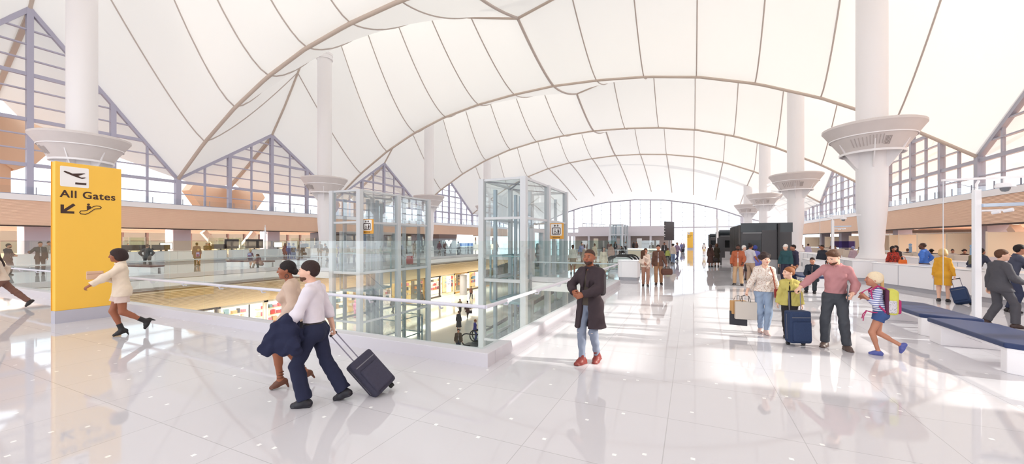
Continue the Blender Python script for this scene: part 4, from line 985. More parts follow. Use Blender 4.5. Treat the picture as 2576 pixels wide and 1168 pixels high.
def hair_field(g, vox, st):
    F = Field(vox); h = g.hs; H = g.Hd; q = g.h; E = lambda c, r, k=.02, **a: F.el(q(c), tuple(x*h for x in r), H, k*h, **a)
    face = lambda dz=0, w=.07, y=.1: E((0,y,-.04+dz), (w,.075,.10), .012, sub=True)
    up = H[:,2]
    if st == 'buzz': E((0,-.013,.036), (.0775,.0975,.0895)); F.el(q((0,.1,-.06)), tuple(x*h for x in (.09,.085,.12)), H, .01, sub=True); F.cuts.append((q((0,-.05,-.035)), -nrm(up*.8+H[:,1]*-.5)))
    elif st in ('short', 'crop', 'quiff'):
        E((0,-.016,.042), (.083,.103,.096)); E((0,-.055,0), (.068,.05,.06), .03)
        if st == 'quiff': E((0,.055,.105), (.06,.045,.03), .03)
        face(0, .068, .105); F.el(q((0,.068,-.085)), tuple(x*h for x in (.12,.07,.08)), H, .01, sub=True); F.cuts.append((q((0,-.05,-.085)), -nrm(up*.85+H[:,1]*-.3)))
    elif st == 'bob': E((0,-.025,.045), (.104,.126,.104)); E((0,-.055,-.03), (.114,.112,.09), .04); face(-.01, .062, .11); F.cuts.append((q((0,0,-.105)), -up))
    elif st == 'curly':
        E((0,-.02,.05), (.098,.115,.1)); [E((.085*math.cos(a), -.03+.09*math.sin(a), .06+.03*math.sin(3*a)), (.04,.04,.04), .02) for a in np.linspace(0, 6.28, 9)]; E((0,-.03,.13), (.06,.06,.04)); face(-.012, .066, .112); F.cuts.append((q((0,0,-.075)), -up))
    elif st == 'bun':
        E((0,-.014,.04), (.081,.102,.094)); E((0,-.09,.115), (.045,.045,.042), .01); E((0,-.07,.0), (.055,.04,.05)); face(0, .069, .102); F.el(q((0,.05,-.09)), tuple(x*h for x in (.12,.085,.09)), H, .01, sub=True); F.cuts.append((q((0,-.05,-.06)), -nrm(up*.85+H[:,1]*-.3)))
    elif st == 'lowbun': E((0,-.014,.042), (.083,.104,.097)); E((0,-.1,-.02), (.05,.045,.045), .02); face(.0, .066, .105); F.cuts.append((q((0,0,-.07)), -up))
    elif st == 'long':
        E((0,-.018,.042), (.09,.108,.098)); F.rc(q((0,-.06,.0)), g.R((0,-.1,.40)), .085*h, .075*h, .05*h, ((0,1,0), .75)); [F.rc(q((i*.078,-.01,0)), q((i*.085,0,-.19)), .03*h, .025*h, .03*h) for i in (1,-1)]; face(-.01, .06, .11)
    elif st == 'ponytail': E((0,-.014,.04), (.081,.102,.094)); F.rc(q((0,-.1,.04)), q((0,-.13,-.14)), .035*h, .02*h, .03*h); face(0, .069, .102); F.el(q((0,.05,-.09)), tuple(x*h for x in (.12,.085,.09)), H, .01, sub=True); F.cuts.append((q((0,-.05,-.16)), -up))
    elif st == 'wrap': E((0,-.022,.048), (.09,.112,.1)); E((0,-.045,.0), (.08,.075,.07), .03); face(-.008, .07, .112); F.cuts.append((q((0,-.05,-.07)), -nrm(up*.85+H[:,1]*-.25)))
    elif st == 'cap': E((0,-.014,.05), (.085,.105,.09)); F.cuts.append((q((0,0,.03)), -nrm(up))); F.bx(q((0,.11,.036)), (.06*h,.05*h,.006*h), H, .005, .01)
    return F
def beard_field(g, vox):
    F = Field(vox); h = g.hs; H = g.Hd; q = g.h
    F.el(q((0,.036,-.062)), tuple(x*h for x in (.0635,.061,.049)), H, .02); F.el(q((0,.068,-.094)), tuple(x*h for x in (.025,.024,.019)), H, .02)
    F.el(q((0,.095,-.034)), tuple(x*h for x in (.028,.011,.007)), H, .008)
    F.el(q((0,.105,-.056)), tuple(x*h for x in (.022,.02,.011)), H, .006, sub=True)
    F.el(q((0,.085,-.012)), tuple(x*h for x in (.052,.05,.036)), H, .01, sub=True); F.cuts.append((q((0,0,-.022)), nrm(H[:,2]*1.0+H[:,1]*.35))); return F
def ring(F, c, R, rx, ry, r, n=12, k=.01):
    P = [c+R@np.array((rx*math.cos(t), ry*math.sin(t), 0)) for t in np.linspace(0, 2*math.pi, n+1)]
    for a, b in zip(P, P[1:]): F.rc(a, b, r, r, k)
def top_field(g, vox, e=.012, sleeve=2.0, hem=.0, cuff=0, collar=True, openf=0, skirt=None, vneck=.0, lapel=0, belly=0):
    """shirt, jumper, jacket, coat or dress bodice. hem: height of the lower edge above the hip joint; openf: width of the open front; skirt: (hem z below the hips, radius, flatten)"""
    F = Field(vox); F.wr = .0042 if vox < .009 else .0025; g.torso(F, e, True, .06, belly)
    for i in (1,-1):
        if sleeve > 0: g.arm(F, i, e*.9, sleeve if sleeve < 2 else 1.999, cuff)
    up = g.T[:,2]
    if skirt is not None:
        hz, rad, fl = skirt[:3]; a = g.P+g.Pv@np.array((0,-.005,.12)); b = g.P+g.Pv@np.array((0,skirt[3] if len(skirt) > 3 else -.01,hz))
        d = nrm(b-a); F.rc(a, b+d*.04, .125+e, rad+e, .05, ((0,1,0), fl), [(b, d)])
        for i in (1,-1):
            t = g.hip[i]; kn = g.knee[i]; u = nrm(kn-t); L_ = min(.98, max(.15, -hz/.435)); F.rc(t, t+u*.435*L_*1.12, .095+e, .085+e, .06, None, [(b, d)])
        F.cuts.append((b, d))
    else:
        if hem < .04:
            F.rc(g.P+g.Pv@np.array((0,-.012,.1)), g.P+g.Pv@np.array((0,-.012,hem-.05)), .128*g.w+e, .158*g.w+e, .05, ((0,1,0), .76))
            for i in (1,-1): u = nrm(g.knee[i]-g.hip[i]); F.rc(g.hip[i], g.hip[i]+u*max(.05,.06-hem), .092*g.w+e, .09*g.w+e, .05)
        F.cuts.append((g.P+g.Pv@np.array((0,0,hem)), -g.Pv[:,2]))
    nk = g.neck0+g.T@np.array((0,.005,.012+ (.03 if collar else 0)))
    if collar: ring(F, g.neck0+g.T@np.array((0,.008,.026)), g.T@rotm(0,-14), .062+e*.3, .064+e*.3, .017, 12, .012)
    F.rc(g.neck0+g.T@np.array((0,.012,-.05)), g.neck0+g.T@np.array((0,.025,.12)), .052, .058, .012, sub=True)
    F.cuts.append((g.neck0+g.T@np.array((0,0,.052)), nrm(up+g.T[:,1]*.15)))
    if vneck: F.rc(g.R((0,.13,.535-vneck)), g.R((0,.09,.56)), .008, .065, .01, sub=True)
    if openf:
        f0 = g.R((0,.16,.50)); F.rc(f0, g.P+g.Pv@np.array((0,.22,-.55)), openf*.8, openf*1.5, .012, ((0,1,0), max(1, .17/openf/1.1)), sub=True)
        if lapel: [F.rc(g.R((i*.035,.075+e,.49)), g.R((i*(openf*.75+.015),.118+e,.27)), .026, .03, .01, ((0,1,0), .45)) for i in (1,-1)]
    return F
def bottom_field(g, vox, e=.012, upto=1.97, flare=.0, waist=.1):
    F = Field(vox); F.wr = .0045 if vox < .009 else .0025; w = g.w
    F.el(g.P+g.Pv@np.array((0,-.01,0)), ((.158 if g.fem else .15)*w+e, .112*w+e, .13+e), g.Pv, .06); [F.el(g.P+g.Pv@np.array((i*.07,-.05,-.03)), (.085*w+e,.085*w+e,.095+e), g.Pv, .06) for i in (1,-1)]
    for i in (1,-1): g.leg(F, i, e, upto, flare)
    F.cuts.append((g.P+g.Pv@np.array((0,0,waist)), g.Pv[:,2])); return F
def cloth(name, rgb, noise=.06, rough=.85, scale=9):
    m = mat(name, rgb, rough, 0, .25, bump=.35, bscale=scale, noise=noise, nscale=scale); return m
SKINS = {'dark': (98,62,48), 'brown': (158,98,72), 'tan': (190,132,106), 'fair': (232,186,162), 'deep': (74,48,40)}
HAIRS = {'black': (34,26,26), 'dkbrown': (54,38,36), 'brown': (92,60,42), 'ginger': (150,92,56), 'blond': (206,168,112), 'grey': (150,146,144), 'white': (232,228,224), 'lav': (150,148,190), 'cream': (236,216,184), 'blue': (60,74,150), 'stubble': (70,48,40)}
def add_part(me, name, parent):
    o = bpy.data.objects.new(name, me); COL.objects.link(o); o.parent = parent; return o
def fld(F, name, m, parent):
    V, Q = F.mesh(); return add_part(np_mesh(name, [(V, Q)], [m]), name, parent)
def eyes(g, parent):
    for i in (1,-1):
        c = g.h((i*.033,.0805,.006)); mb = MB(); r = .012*g.hs; f = g.Hd[:,1]; vs = []; fs = []
        for a in range(7):
            for b in range(10):
                th = (0,.66,1.0,1.4,1.9,2.5,math.pi)[a]; ph = 2*math.pi*b/10; l = np.array((math.sin(th)*math.cos(ph), math.cos(th), math.sin(th)*math.sin(ph))); vs.append(tuple(c+r*(g.Hd@l)))
        for a in range(6):
            for b in range(10): fs.append((a*10+b, a*10+(b+1)%10, (a+1)*10+(b+1)%10, (a+1)*10+b))
        mb.v = vs; mb.f = fs; mb.mi = [0 if k//10 < 1 else 1 for k in range(len(fs))]
        mb.build('eye', [mat('iris', (40,26,20), .2), mat('eye_white', (178,166,160), .5)], parent, True)
def brows(g, parent, m):
    for i in (1,-1):
        MB().tube([g.h((i*.015,.099,.026)), g.h((i*.031,.0965,.031)), g.h((i*.046,.084,.027))], [.003*g.hs,.0038*g.hs,.002*g.hs], 6).build('eyebrow', m, parent, True)
def person(label, loc, rz, H, pose, skin='tan', hair=('short','dkbrown'), vox=.008, group=None, **kw):
    """root empty + one continuous body + clothes, hair, shoes as children"""
    g = Fig(**pose); t = thing('person', label, 'person', loc, rz, group); t.scale = (H/1.75,)*3; t['_'] = 1; del t['_']
    sk = mat('skin_'+skin, SKINS[skin], .5, 0, .35); lp = mat('lips_'+skin, tuple(int(c*k) for c, k in zip(SKINS[skin], (.86,.66,.66))), .45)
    add_part(g.body(vox, sk, lp), 'body', t); dress_up(g, t, vox, hair, **kw)
    return t, g
def dress_up(g, t, vox, hair, top=None, inner=None, bottom=None, shoe=None, beard=None, sash=None, belt=None, face=None):
    if hair: fld(hair_field(g, vox*.9, hair[0]), 'hair' if hair[0] not in ('wrap', 'cap') else ('headscarf' if hair[0] == 'wrap' else 'cap'), mat('hair_'+hair[1], HAIRS[hair[1]], .6, 0, .3, bump=.5, bscale=70, noise=.16, nscale=70), t)
    if beard: fld(beard_field(g, vox*.8), 'beard', mat('beard_'+beard, HAIRS[beard], .75), t)
    if inner: fld(top_field(g, vox, **inner[1]), inner[2] if len(inner) > 2 else 'shirt', cloth('cloth_'+'_'.join(map(str, inner[0])), inner[0]), t)
    if top: fld(top_field(g, vox, **top[1]), top[2] if len(top) > 2 else 'shirt', top[0] if not isinstance(top[0], tuple) else cloth('cloth_'+'_'.join(map(str, top[0])), top[0]), t)
    if bottom: fld(bottom_field(g, vox, **bottom[1]), bottom[2] if len(bottom) > 2 else 'trousers', bottom[0] if not isinstance(bottom[0], tuple) else cloth('cloth_'+'_'.join(map(str, bottom[0])), bottom[0]), t)
    if shoe:
        for i in (1,-1): F = Field(min(vox, .012)); g.footf(F, i, **shoe[1]); fld(F, 'shoe', mat('shoe_'+'_'.join(map(str, shoe[0])), shoe[0], .5), t)
    if belt: F = bottom_field(g, vox, bottom[1].get('e', .012)+.004, waist=.112); F.cuts.append((g.P+g.Pv@np.array((0,0,.078)), -g.Pv[:,2])); fld(F, 'belt', mat('belt_leather', (40,34,34), .5), t)
    if face is not None or vox < .011: eyes(g, t); brows(g, t, mat('brow', (44,32,30), .7))
# ================================================================ BAGS
def suitcase(base, hand, label, rgb, w=.36, d=.23, l=.54, hw=.27, face=(0,-1,0), name='suitcase'):
    """wheels at base, telescopic handle ending at hand"""
    B, Hn = Vector(base), Vector(hand); u = (Hn-B).normalized(); ln = (Hn-B).length; f = Vector(face); f = (f-u*f.dot(u)).normalized(); x = u.cross(f)
    M = Matrix(((x.x,f.x,u.x,B.x),(x.y,f.y,u.y,B.y),(x.z,f.z,u.z,B.z),(0,0,0,1)))
    t = thing(name, label, 'suitcase', B); t.matrix_world = M
    m = cloth('case_'+'_'.join(map(str, rgb)), rgb, .12, .7, 40)
    MB().prism([(a, b) for a, b in ring_poly(w/2, d/2, .05)], l, Matrix.Translation((0,0,.03))).build('shell', m, t, bevel=.03)
    MB().prism([(a, b+d/2+.01) for a, b in ring_poly(w/2-.03, .035, .03)], l*.62, Matrix.Translation((0,0,.07))).build('front_pocket', m, t, bevel=.025)
    z = MB(); z.box(-w/2+.03, d/2-.03, l*.8+.03, w/2-.03, d/2+.004, l*.8+.042).box(-w/2-.004, -.01, .1, w/2+.004, .0, l-.03); z.build('zip', mat('zip_grey', (120,120,128), .4, .5), t)
    for s in (-1, 1):
        MB().tube([(s*w*hw,-d*.3,l), (s*w*hw,-d*.3,ln-.01)], .008, 8).build('handle_rod', mat('rod_grey', (130,126,140), .3, .7), t)
        MB().tube([(s*w*.36-.025,-d*.36,0), (s*w*.36+.025,-d*.36,0)], .032, 14).build('wheel', RUBBER, t, True)
    MB().tube([(-w*hw-.012,-d*.3,ln), (w*hw+.012,-d*.3,ln)], .016, 8).build('grip', RUBBER, t, True)
    return t
def bag(kind, loc, rz, label, rgb, sc=1.0, rgb2=None):
    m = cloth(kind+'_'+'_'.join(map(str, rgb)), rgb, .08, .7, 12) if kind != 'shopping_bag' else mat('paper_'+'_'.join(map(str, rgb)), rgb, .6)
    cat = 'backpack' if kind == 'backpack' else 'bag'
    t = thing(kind, label, cat, loc, rz); t.scale = (sc,)*3                                # origin where the strap is held, bag hangs below
    if kind in ('shopping_bag', 'tote_bag'):
        w, d, h = (.2, .07, .36) if kind == 'shopping_bag' else (.17, .07, .32)
        MB().prism([(-w,-d),(w,-d),(w,d),(-w,d)], h, Matrix.Translation((0,0,-h-.14))).build('bag_body', m, t, bevel=.008)
        for s in (-1, 1): MB().tube([(-.08,s*d,-.14),(-.06,s*d*.5,-.03),(0,0,.0),(.06,s*d*.5,-.03),(.08,s*d,-.14)], .006, 6).build('handle', BLACK, t, True)
    elif kind == 'duffel_bag':
        F = Field(.016); F.bx((0,0,-.26), (.27,.12,.15), None, .09, .02); V, Q = F.mesh(); add_part(np_mesh('bag_body', [(V,Q)], [m]), 'bag_body', t)
        for s in (-1, 1): MB().tube([(-.12,s*.1,-.14),(-.07,s*.03,-.02),(0,0,0),(.07,s*.03,-.02),(.12,s*.1,-.14)], .011, 8).build('handle', mat('leather_strap', (54,38,32), .6), t, True)
        MB().box(-.26,-.012,-.118,.26,.012,-.106).build('zip', BLACK, t)
    elif kind == 'backpack':                                                               # origin between the shoulder blades, +Y towards the back of the wearer
        F = Field(.012); F.bx((0,-.1,-.22), (.15,.09,.24), None, .07, .03); V, Q = F.mesh(); add_part(np_mesh('bag_body', [(V,Q)], [m]), 'bag_body', t)
        m2 = cloth('pocket_'+'_'.join(map(str, rgb2 or rgb)), rgb2 or rgb, .08, .7, 12)
        F = Field(.012); F.bx((0,-.19,-.3), (.11,.035,.13), None, .03, .02); V, Q = F.mesh(); add_part(np_mesh('front_pocket', [(V,Q)], [m2]), 'front_pocket', t)
        for s in (-1, 1): MB().tube([(s*.07,.0,.02),(s*.1,.1,.07),(s*.115,.2,-.02),(s*.13,.17,-.2),(s*.15,.0,-.4)], .016, 8).build('strap', m2, t, True)
    elif kind == 'handbag':
        MB().prism([(-.13,-.3),(.13,-.3),(.11,-.12),(-.11,-.12)], .09, Matrix(((1,0,0,0),(0,0,-1,.045),(0,1,0,0),(0,0,0,1)))).build('bag_body', m, t, bevel=.02)
        MB().tube([(-.09,0,-.13),(-.07,0,-.03),(0,0,0),(.07,0,-.03),(.09,0,-.13)], .008, 8).build('handle', m, t, True)
    return t
def loc_of(g, t, v):
    """local figure point (1.75 m scale) to world"""
    return Matrix.LocRotScale(t.location, t.rotation_euler, t.scale) @ Vector([float(a) for a in v])
# ================================================================ FOREGROUND PEOPLE
def place(px, feet, phi, head=None, H=None, z=0):
    if feet < 0: zc = -feet; rx, ry = ray(px); p = (rx*zc, ry*zc, z)
    else: p = at(px, feet, z); zc = FPX*(CAMZ-z)/(feet-HY)
    if H is None: H = min(1.9, max(1.15, (feet-head)*zc/FPX))
    return p, heading(px, phi), H, zc
def floral():
    m = mat('floral_blouse', (228,216,206), .8)
    nt = m.node_tree; b = nt.nodes['Principled BSDF']; tc = nt.nodes.new('ShaderNodeTexCoord'); v = nt.nodes.new('ShaderNodeTexVoronoi'); v.inputs['Scale'].default_value = 38
    r = nt.nodes.new('ShaderNodeValToRGB'); e = r.color_ramp.elements; e[0].position = 0; e[0].color = srgb(184,112,102); e[1].position = .42; e[1].color = srgb(228,216,206)
    e2 = e.new(.2); e2.color = srgb(166,152,126); e3 = e.new(.3); e3.color = srgb(206,170,160)
    nt.links.new(tc.outputs['Object'], v.inputs['Vector']); nt.links.new(v.outputs['Distance'], r.inputs[0]); nt.links.new(r.outputs[0], b.inputs['Base Color']); return m
def striped(name, c0, c1, sc):
    m = mat(name, c0, .8); nt = m.node_tree; b = nt.nodes['Principled BSDF']; tc = nt.nodes.new('ShaderNodeTexCoord'); w = nt.nodes.new('ShaderNodeTexWave'); w.bands_direction = 'Z'; w.inputs['Scale'].default_value = sc
    r = nt.nodes.new('ShaderNodeValToRGB'); r.color_ramp.interpolation = 'CONSTANT'; e = r.color_ramp.elements; e[0].color = srgb(*c0); e[1].position = .55; e[1].color = srgb(*c1)
    nt.links.new(tc.outputs['Object'], w.inputs['Vector']); nt.links.new(w.outputs['Fac'], r.inputs[0]); nt.links.new(r.outputs[0], b.inputs['Base Color']); return m
def spotted(name, c0, c1, sc, th=.35):
    m = mat(name, c0, .8); nt = m.node_tree; b = nt.nodes['Principled BSDF']; tc = nt.nodes.new('ShaderNodeTexCoord'); v = nt.nodes.new('ShaderNodeTexVoronoi'); v.inputs['Scale'].default_value = sc
    r = nt.nodes.new('ShaderNodeValToRGB'); e = r.color_ramp.elements; e[0].color = srgb(*c1); e[0].position = th-.05; e[1].position = th; e[1].color = srgb(*c0)
    nt.links.new(tc.outputs['Object'], v.inputs['Vector']); nt.links.new(v.outputs['Distance'], r.inputs[0]); nt.links.new(r.outputs[0], b.inputs['Base Color']); return m
V6 = .0075
# --- woman in the cream blazer
p, rz, H, _ = place(305, 846, -88, 633)
t, g = person('woman with bobbed dark hair in a cream blazer walking past the yellow totem', p, rz, H, dict(fem=True, wide=1.02, lean=2, hz=.962, fR=(.05,-.01,.126,0,17), fL=(-.07,-.36,.27,0,64), hL=(-.2,.50,1.05), hR=(.06,.27,1.19), eR=(.8,-.6,-.3), curl={1:70,-1:45}, palmL=(.3,0,-1), head=(0,-2,0)), 'brown', ('bob','dkbrown'), V6,
    top=((232,214,194), dict(e=.026, hem=-.13, cuff=.006), 'blazer'), inner=((222,196,186), dict(e=.014, hem=.05, sleeve=0)), bottom=((216,194,184), dict(e=.02, upto=.55, flare=.02), 'shorts'), shoe=((34,30,32), dict(e=.006, shaft=.13, heel=.065)))
q = loc_of(g, t, g.wr[1]+np.array((-.0,.10,.09)))
c = thing('clutch_bag', 'beige clutch bag held to the chest of the woman in the cream blazer', 'bag', q, rz); MB().prism(ring_poly(.12,.085,.02), .05, Matrix(((0,0,1,-.03),(1,0,0,0),(0,1,0,0),(0,0,0,1)))).build('bag_body', mat('clutch_beige', (214,176,150), .6), c, bevel=.012); MB().box(-.031,-.11,.02,.022,.11,.032).build('flap_edge', mat('clutch_edge', (180,140,116), .6), c)
# --- couple with the suitcase
p, rz, H, _ = place(735, 972, -100, 666)
t, g = person('woman in beige top and black skirt beside the man in the white shirt', p, rz, H, dict(fem=True, lean=3, hz=.965, fL=(-.05,.14,.131,6,18), fR=(.06,-.16,.17,0,28), hR=(.2,.0,.95), hL=(-.2,.12,.98)), 'brown', ('lowbun','black'), V6,
    top=((208,182,164), dict(e=.028, hem=-.02, collar=False), 'jumper'), bottom=None, shoe=((104,62,44), dict(e=.003, heel=.07, sole=.012)))
fld(top_field(g, V6, e=.012, sleeve=0, collar=False, skirt=(-.33,.17,.78)), 'skirt', cloth('cloth_skirt_black', (44,40,46)), t)
bk_y = lambda z: -.012*z/.11
for i in (1,-1):
    st = MB()
    for z in (.03,.07,.11): d = nrm(g.knee[i]-g.ank[i]); c = g.ank[i]+d*z; st.tube([tuple(c+np.array((.0395*math.cos(a), .041*math.sin(a)+bk_y(z), 0))) for a in np.linspace(0, 6.283, 13)], .006, 6, False)
    st.build('ankle_strap', mat('strap_brown', (110,66,46), .5), t, True)
    e = g.h((i*.08,-.012,-.055)); MB().tube([tuple(e+np.array((.003, .022*math.cos(a), .028*math.sin(a)-.02))) for a in np.linspace(0, 6.283, 15)], .005, 6, False).build('earring', mat('earring_brown', (70,44,40), .4), t, True)
p, rz, H, _ = place(790, 1016, -112, 657)
t, g = person('man in white shirt and navy trousers pulling a dark suitcase', p, rz, H, dict(lean=2, hz=.915, fL=(-.09,.07,.085,4,0), fR=(.09,-.33,.115,-4,16), hR=(.29,-.12,.87), hL=(-.2,.30,.98), eL=(-.6,-1,-.2), curl={1:85,-1:40}, head=(10,0,0), palmR=(-.5,1,.2)), 'fair', ('short','dkbrown'), V6,
    top=((226,218,226), dict(e=.02, hem=.098, cuff=.002)), bottom=((42,45,68), dict(e=.016, flare=.03)), shoe=((34,32,42), dict(e=.008, sole=.018)), beard='brown', belt=1)
hand = loc_of(g, t, g.wr[1]+nrm(g.wr[1]-g.elb[1])*.085)
suitcase((-3.62, 3.92, .035), hand, 'dark grey soft suitcase tilted behind the man in the white shirt', (64,62,78), .34, .22, .54, .11, face=(.45,-.5,.8))
jm = cloth('jacket_navy', (40,43,68)); F = Field(.009); F.wr = .011; w_ = g.wr[-1]; e_ = g.elb[-1]; dn = nrm(w_-e_)
lo = np.array((0,0,-1.)); a0 = e_+dn*.10; b0 = w_+dn*.02
F.rc(a0+(-.02,0,0.03), b0+(-.02,0,.03), .062, .068, .03)
for s_, ln, q0 in ((-1,.25,.0),(1,.17,.0)):
    sd_ = np.array((.055*s_-.03, 0, 0)); F.rc(a0+sd_, a0+sd_+lo*ln*1.1+np.array((.02*s_,-.06,0)), .055, .085, .04, ((1,0,0), .5)); F.rc(b0+sd_, b0+sd_+lo*ln*.75+np.array((.02*s_,.07,0)), .06, .095, .04, ((1,0,0), .5)); F.rc((a0+b0)/2+sd_, (a0+b0)/2+sd_+lo*ln*1.0, .06, .10, .04, ((1,0,0), .5))
F.rc(b0+(-.05,.03,-.04), b0+(-.06,.12,-.15), .05, .045, .03); F.rc(a0+(-.05,-.04,-.06), a0+(-.04,-.09,-.36), .06, .055, .03)
jt = thing('jacket', 'navy jacket draped over the forearm of the man in the white shirt', 'jacket', p, rz); jt.scale = (H/1.75,)*3; V, Q = F.mesh(); add_part(np_mesh('cloth', [(V,Q)], [jm]), 'cloth', jt)
bt = MB()
for k in range(3): c = a0+np.array((-.115,-.02-.0*k,-.14-.025*k)); bt.lathe(tuple(c), [(.0,-.006),(.009,-.004),(.009,.004),(0,.006)], 10, False)
bt.build('cuff_button', mat('button', (90,84,96), .4), jt)
# --- man in the dark coat
p, rz, H, _ = place(1484, 914, -35, 632)
t, g = person('man in a long dark coat and pale ripped jeans holding his lapels', p, rz, H, dict(hz=.945, lean=-1, fR=(.06,.12,.085,-6,0), fL=(-.04,-.14,.10,14,10), hR=(.13,.24,1.12), hL=(-.06,.27,1.10), eR=(1,-.35,-.3), eL=(-1,-.35,-.3), palmR=(-.3,-1,0), palmL=(.3,-1,0), curl={1:75,-1:70}, head=(12,2,0)), 'brown', ('buzz','stubble'), V6,
    inner=((84,74,66), dict(e=.014, hem=-.03, sleeve=0, vneck=.06)), top=((64,53,57), dict(e=.028, skirt=(-.37,.235,.72,-.03), openf=.05, lapel=1, cuff=.006), 'coat'), bottom=((132,139,156), dict(e=.006, flare=.0), 'jeans'), shoe=((124,46,40), dict(e=.010, sole=.022, shaft=.09)), beard='stubble')
F = Field(.006)
for i, dz in ((1,-.01),(-1,.015)): kf = g.knee[i]-(g.hip[i]+g.ank[i])/2; kf = nrm(kf); F.el(g.knee[i]+kf*.060+np.array((0,0,dz)), (.032,.012,.011), None, .005)
fld(F, 'rip', mat('ripped_denim', (206,190,184), .9), t)
q = loc_of(g, t, g.R((0,-.14,.47))); bag('backpack', q, rz, 'small black backpack worn by the man in the dark coat', (44,38,42), .85)
# --- family group
FLOR = floral()
p, rz, H, _ = place(1921, 838, 8, 640)
t, g = person('curly haired woman in a floral blouse and light jeans carrying shopping bags', p, rz, H, dict(fem=True, hz=.93, side=-2, fR=(.045,-.08,.09,-10,0), fL=(-.035,.12,.09,8,0), hR=(.37,.06,.80), hL=(-.27,.08,.80), head=(16,0,4), curl={1:85,-1:60}), 'fair', ('curly','dkbrown'), V6,
    top=(FLOR, dict(e=.024, hem=-.0, sleeve=1.7, cuff=.012, vneck=.09, collar=False), 'blouse'), bottom=((146,162,186), dict(e=.008, flare=.002), 'jeans'), shoe=((206,176,168), dict(e=.006, sole=.02)))
hp = loc_of(g, t, g.wr[1]+nrm(g.wr[1]-g.elb[1])*.09)
bag('shopping_bag', hp, rz+.15, 'large silver-grey paper shopping bag held by the woman in the floral blouse', (206,196,186), 1.05)
bag('shopping_bag', hp+Vector((-.13,.09,-.03)), rz+.5, 'tan paper shopping bag behind the silver-grey one', (196,150,98), .8)
bag('shopping_bag', hp+Vector((-.13,.05,-.25)), rz-.1, 'black paper shopping bag hanging lowest in the hand of the woman in the floral blouse', (46,44,52), .85)
cr = thing('crossbody_bag', 'small red crossbody bag with tan strap on the woman in the floral blouse', 'bag', p, rz); cr.scale = (H/1.75,)*3
b_ = g.P+np.array((-.235,.13,-.03)); red = mat('bag_red', (150,48,42), .5)
MB().tube([tuple(x) for x in (g.R((-.10,.03,.545)), g.R((-.135,.145,.42)), g.R((-.16,.155,.26)), g.P+np.array((-.20,.14,.06)), b_+np.array((0,.02,.10)))], .014, 8).build('strap', mat('strap_tan', (150,76,50), .6), cr, True)
MB().bar(tuple(b_+np.array((0,0,.1))), tuple(b_+np.array((-.01,0,-.09))), .13, .06).build('bag_body', red, cr, bevel=.015)
p, rz, H, _ = place(1986, 851, 2, 676)
t, g = person('girl with a ginger bun in an olive-yellow jacket and black trousers', p, rz, H, dict(fem=True, hs=1.2, wide=.92, hz=.92, fR=(.07,-.03,.085,-8,0), fL=(-.05,.08,.085,8,0), hR=(.26,.02,.80), hL=(-.27,.05,.78), head=(-62,4,0)), 'fair', ('bun','ginger'), V6,
    inner=((46,42,44), dict(e=.010, hem=-.0, sleeve=0)), top=((196,182,104), dict(e=.030, hem=-.09, openf=.034, cuff=.006, lapel=1), 'jacket'), bottom=((48,44,46), dict(e=.008)), shoe=((46,40,42), dict(e=.006, sole=.015)))
p, rz, H, _ = place(2101, 877, -10, 630)
t, g = person('man in a dusty pink shirt looking down, one hand on the navy suitcase', p, rz, H, dict(wide=1.04, hz=.94, side=-2, lean=3, fR=(.15,-.02,.085,-6,0), fL=(-.16,.0,.085,34,0), hR=(.46,.26,1.06), hL=(-.25,.15,1.0), eL=(-.35,-1,-.1), eR=(1,-.6,.1), head=(-24,-24,0), curl={1:70,-1:65}, palmR=(0,0,-1), palmL=(1,.2,0)), 'fair', ('quiff','brown'), V6,
    top=((186,132,134), dict(e=.015, hem=.05, cuff=.004, sleeve=1.85, belly=.025)), bottom=((72,74,80), dict(e=.012, flare=.014), 'jeans'), shoe=((92,74,68), dict(e=.008, sole=.018)), beard='brown', belt=1)
hp = loc_of(g, t, g.wr[1]+nrm(g.wr[1]-g.elb[1])*.07)
sb = at(2030, 872); suitcase((hp.x+.02, hp.y-.02, .035), hp+Vector((0,0,-.03)), 'upright navy denim suitcase under the hand of the man in pink', (46,60,90), .38, .23, .60, face=(.35,-1,0))
q = loc_of(g, t, g.wr[-1]+np.array((.055,.03,.04))); tb = thing('tablet_computer', 'grey tablet computer held at the side of the man in pink', 'tablet', q, rz+.15); MB().box(-.012,-.1,-.16,.004,.1,.12).build('case', mat('tablet_grey', (90,86,92), .5), tb, bevel=.004); MB().box(-.014,-.088,-.148,-.012,.088,.108).build('screen', mat('tablet_screen', (214,210,212), .2), tb)
STR = striped('striped_top', (228,228,238), (106,114,172), 7.0); DEN = (64,86,134)
p, rz, H, _ = place(2213, 893, -82, 692)
t, g = person('girl in a striped top and denim shorts walking with a big school backpack', p, rz, H, dict(fem=True, hs=1.24, wide=.9, lean=7, hz=.92, fL=(-.05,.03,.085,0,0), fR=(.06,-.34,.25,0,66), hL=(-.08,.26,1.28), hR=(.15,.26,1.22), eL=(-.5,-1,-.9), kR=(0,1,0), curl=75, palmL=(.6,-.4,0), head=(2,4,0)), 'tan', ('wrap','cream'), V6,
    top=(STR, dict(e=.016, hem=.03, sleeve=1.55, cuff=.006, collar=False)), bottom=(DEN, dict(e=.022, upto=.34, flare=.02, waist=.12), 'shorts'), shoe=((84,92,160), dict(e=.006, sole=.018)))
fld(hair_field(g, .008, 'ponytail'), 'hair', mat('hair_blond', HAIRS['blond'], .6), t)
q = loc_of(g, t, g.R((0,-.13,.50))); bpk = bag('backpack', q, rz, 'big yellow, pink and grey school backpack on the girl in the striped top', (206,202,96), .92, (176,52,108))
m3 = spotted('leopard_grey', (206,200,206), (92,88,98), 60, .3); ch = [o for o in COL.objects if o.parent == bpk and o.name.startswith('bag_body')][0]
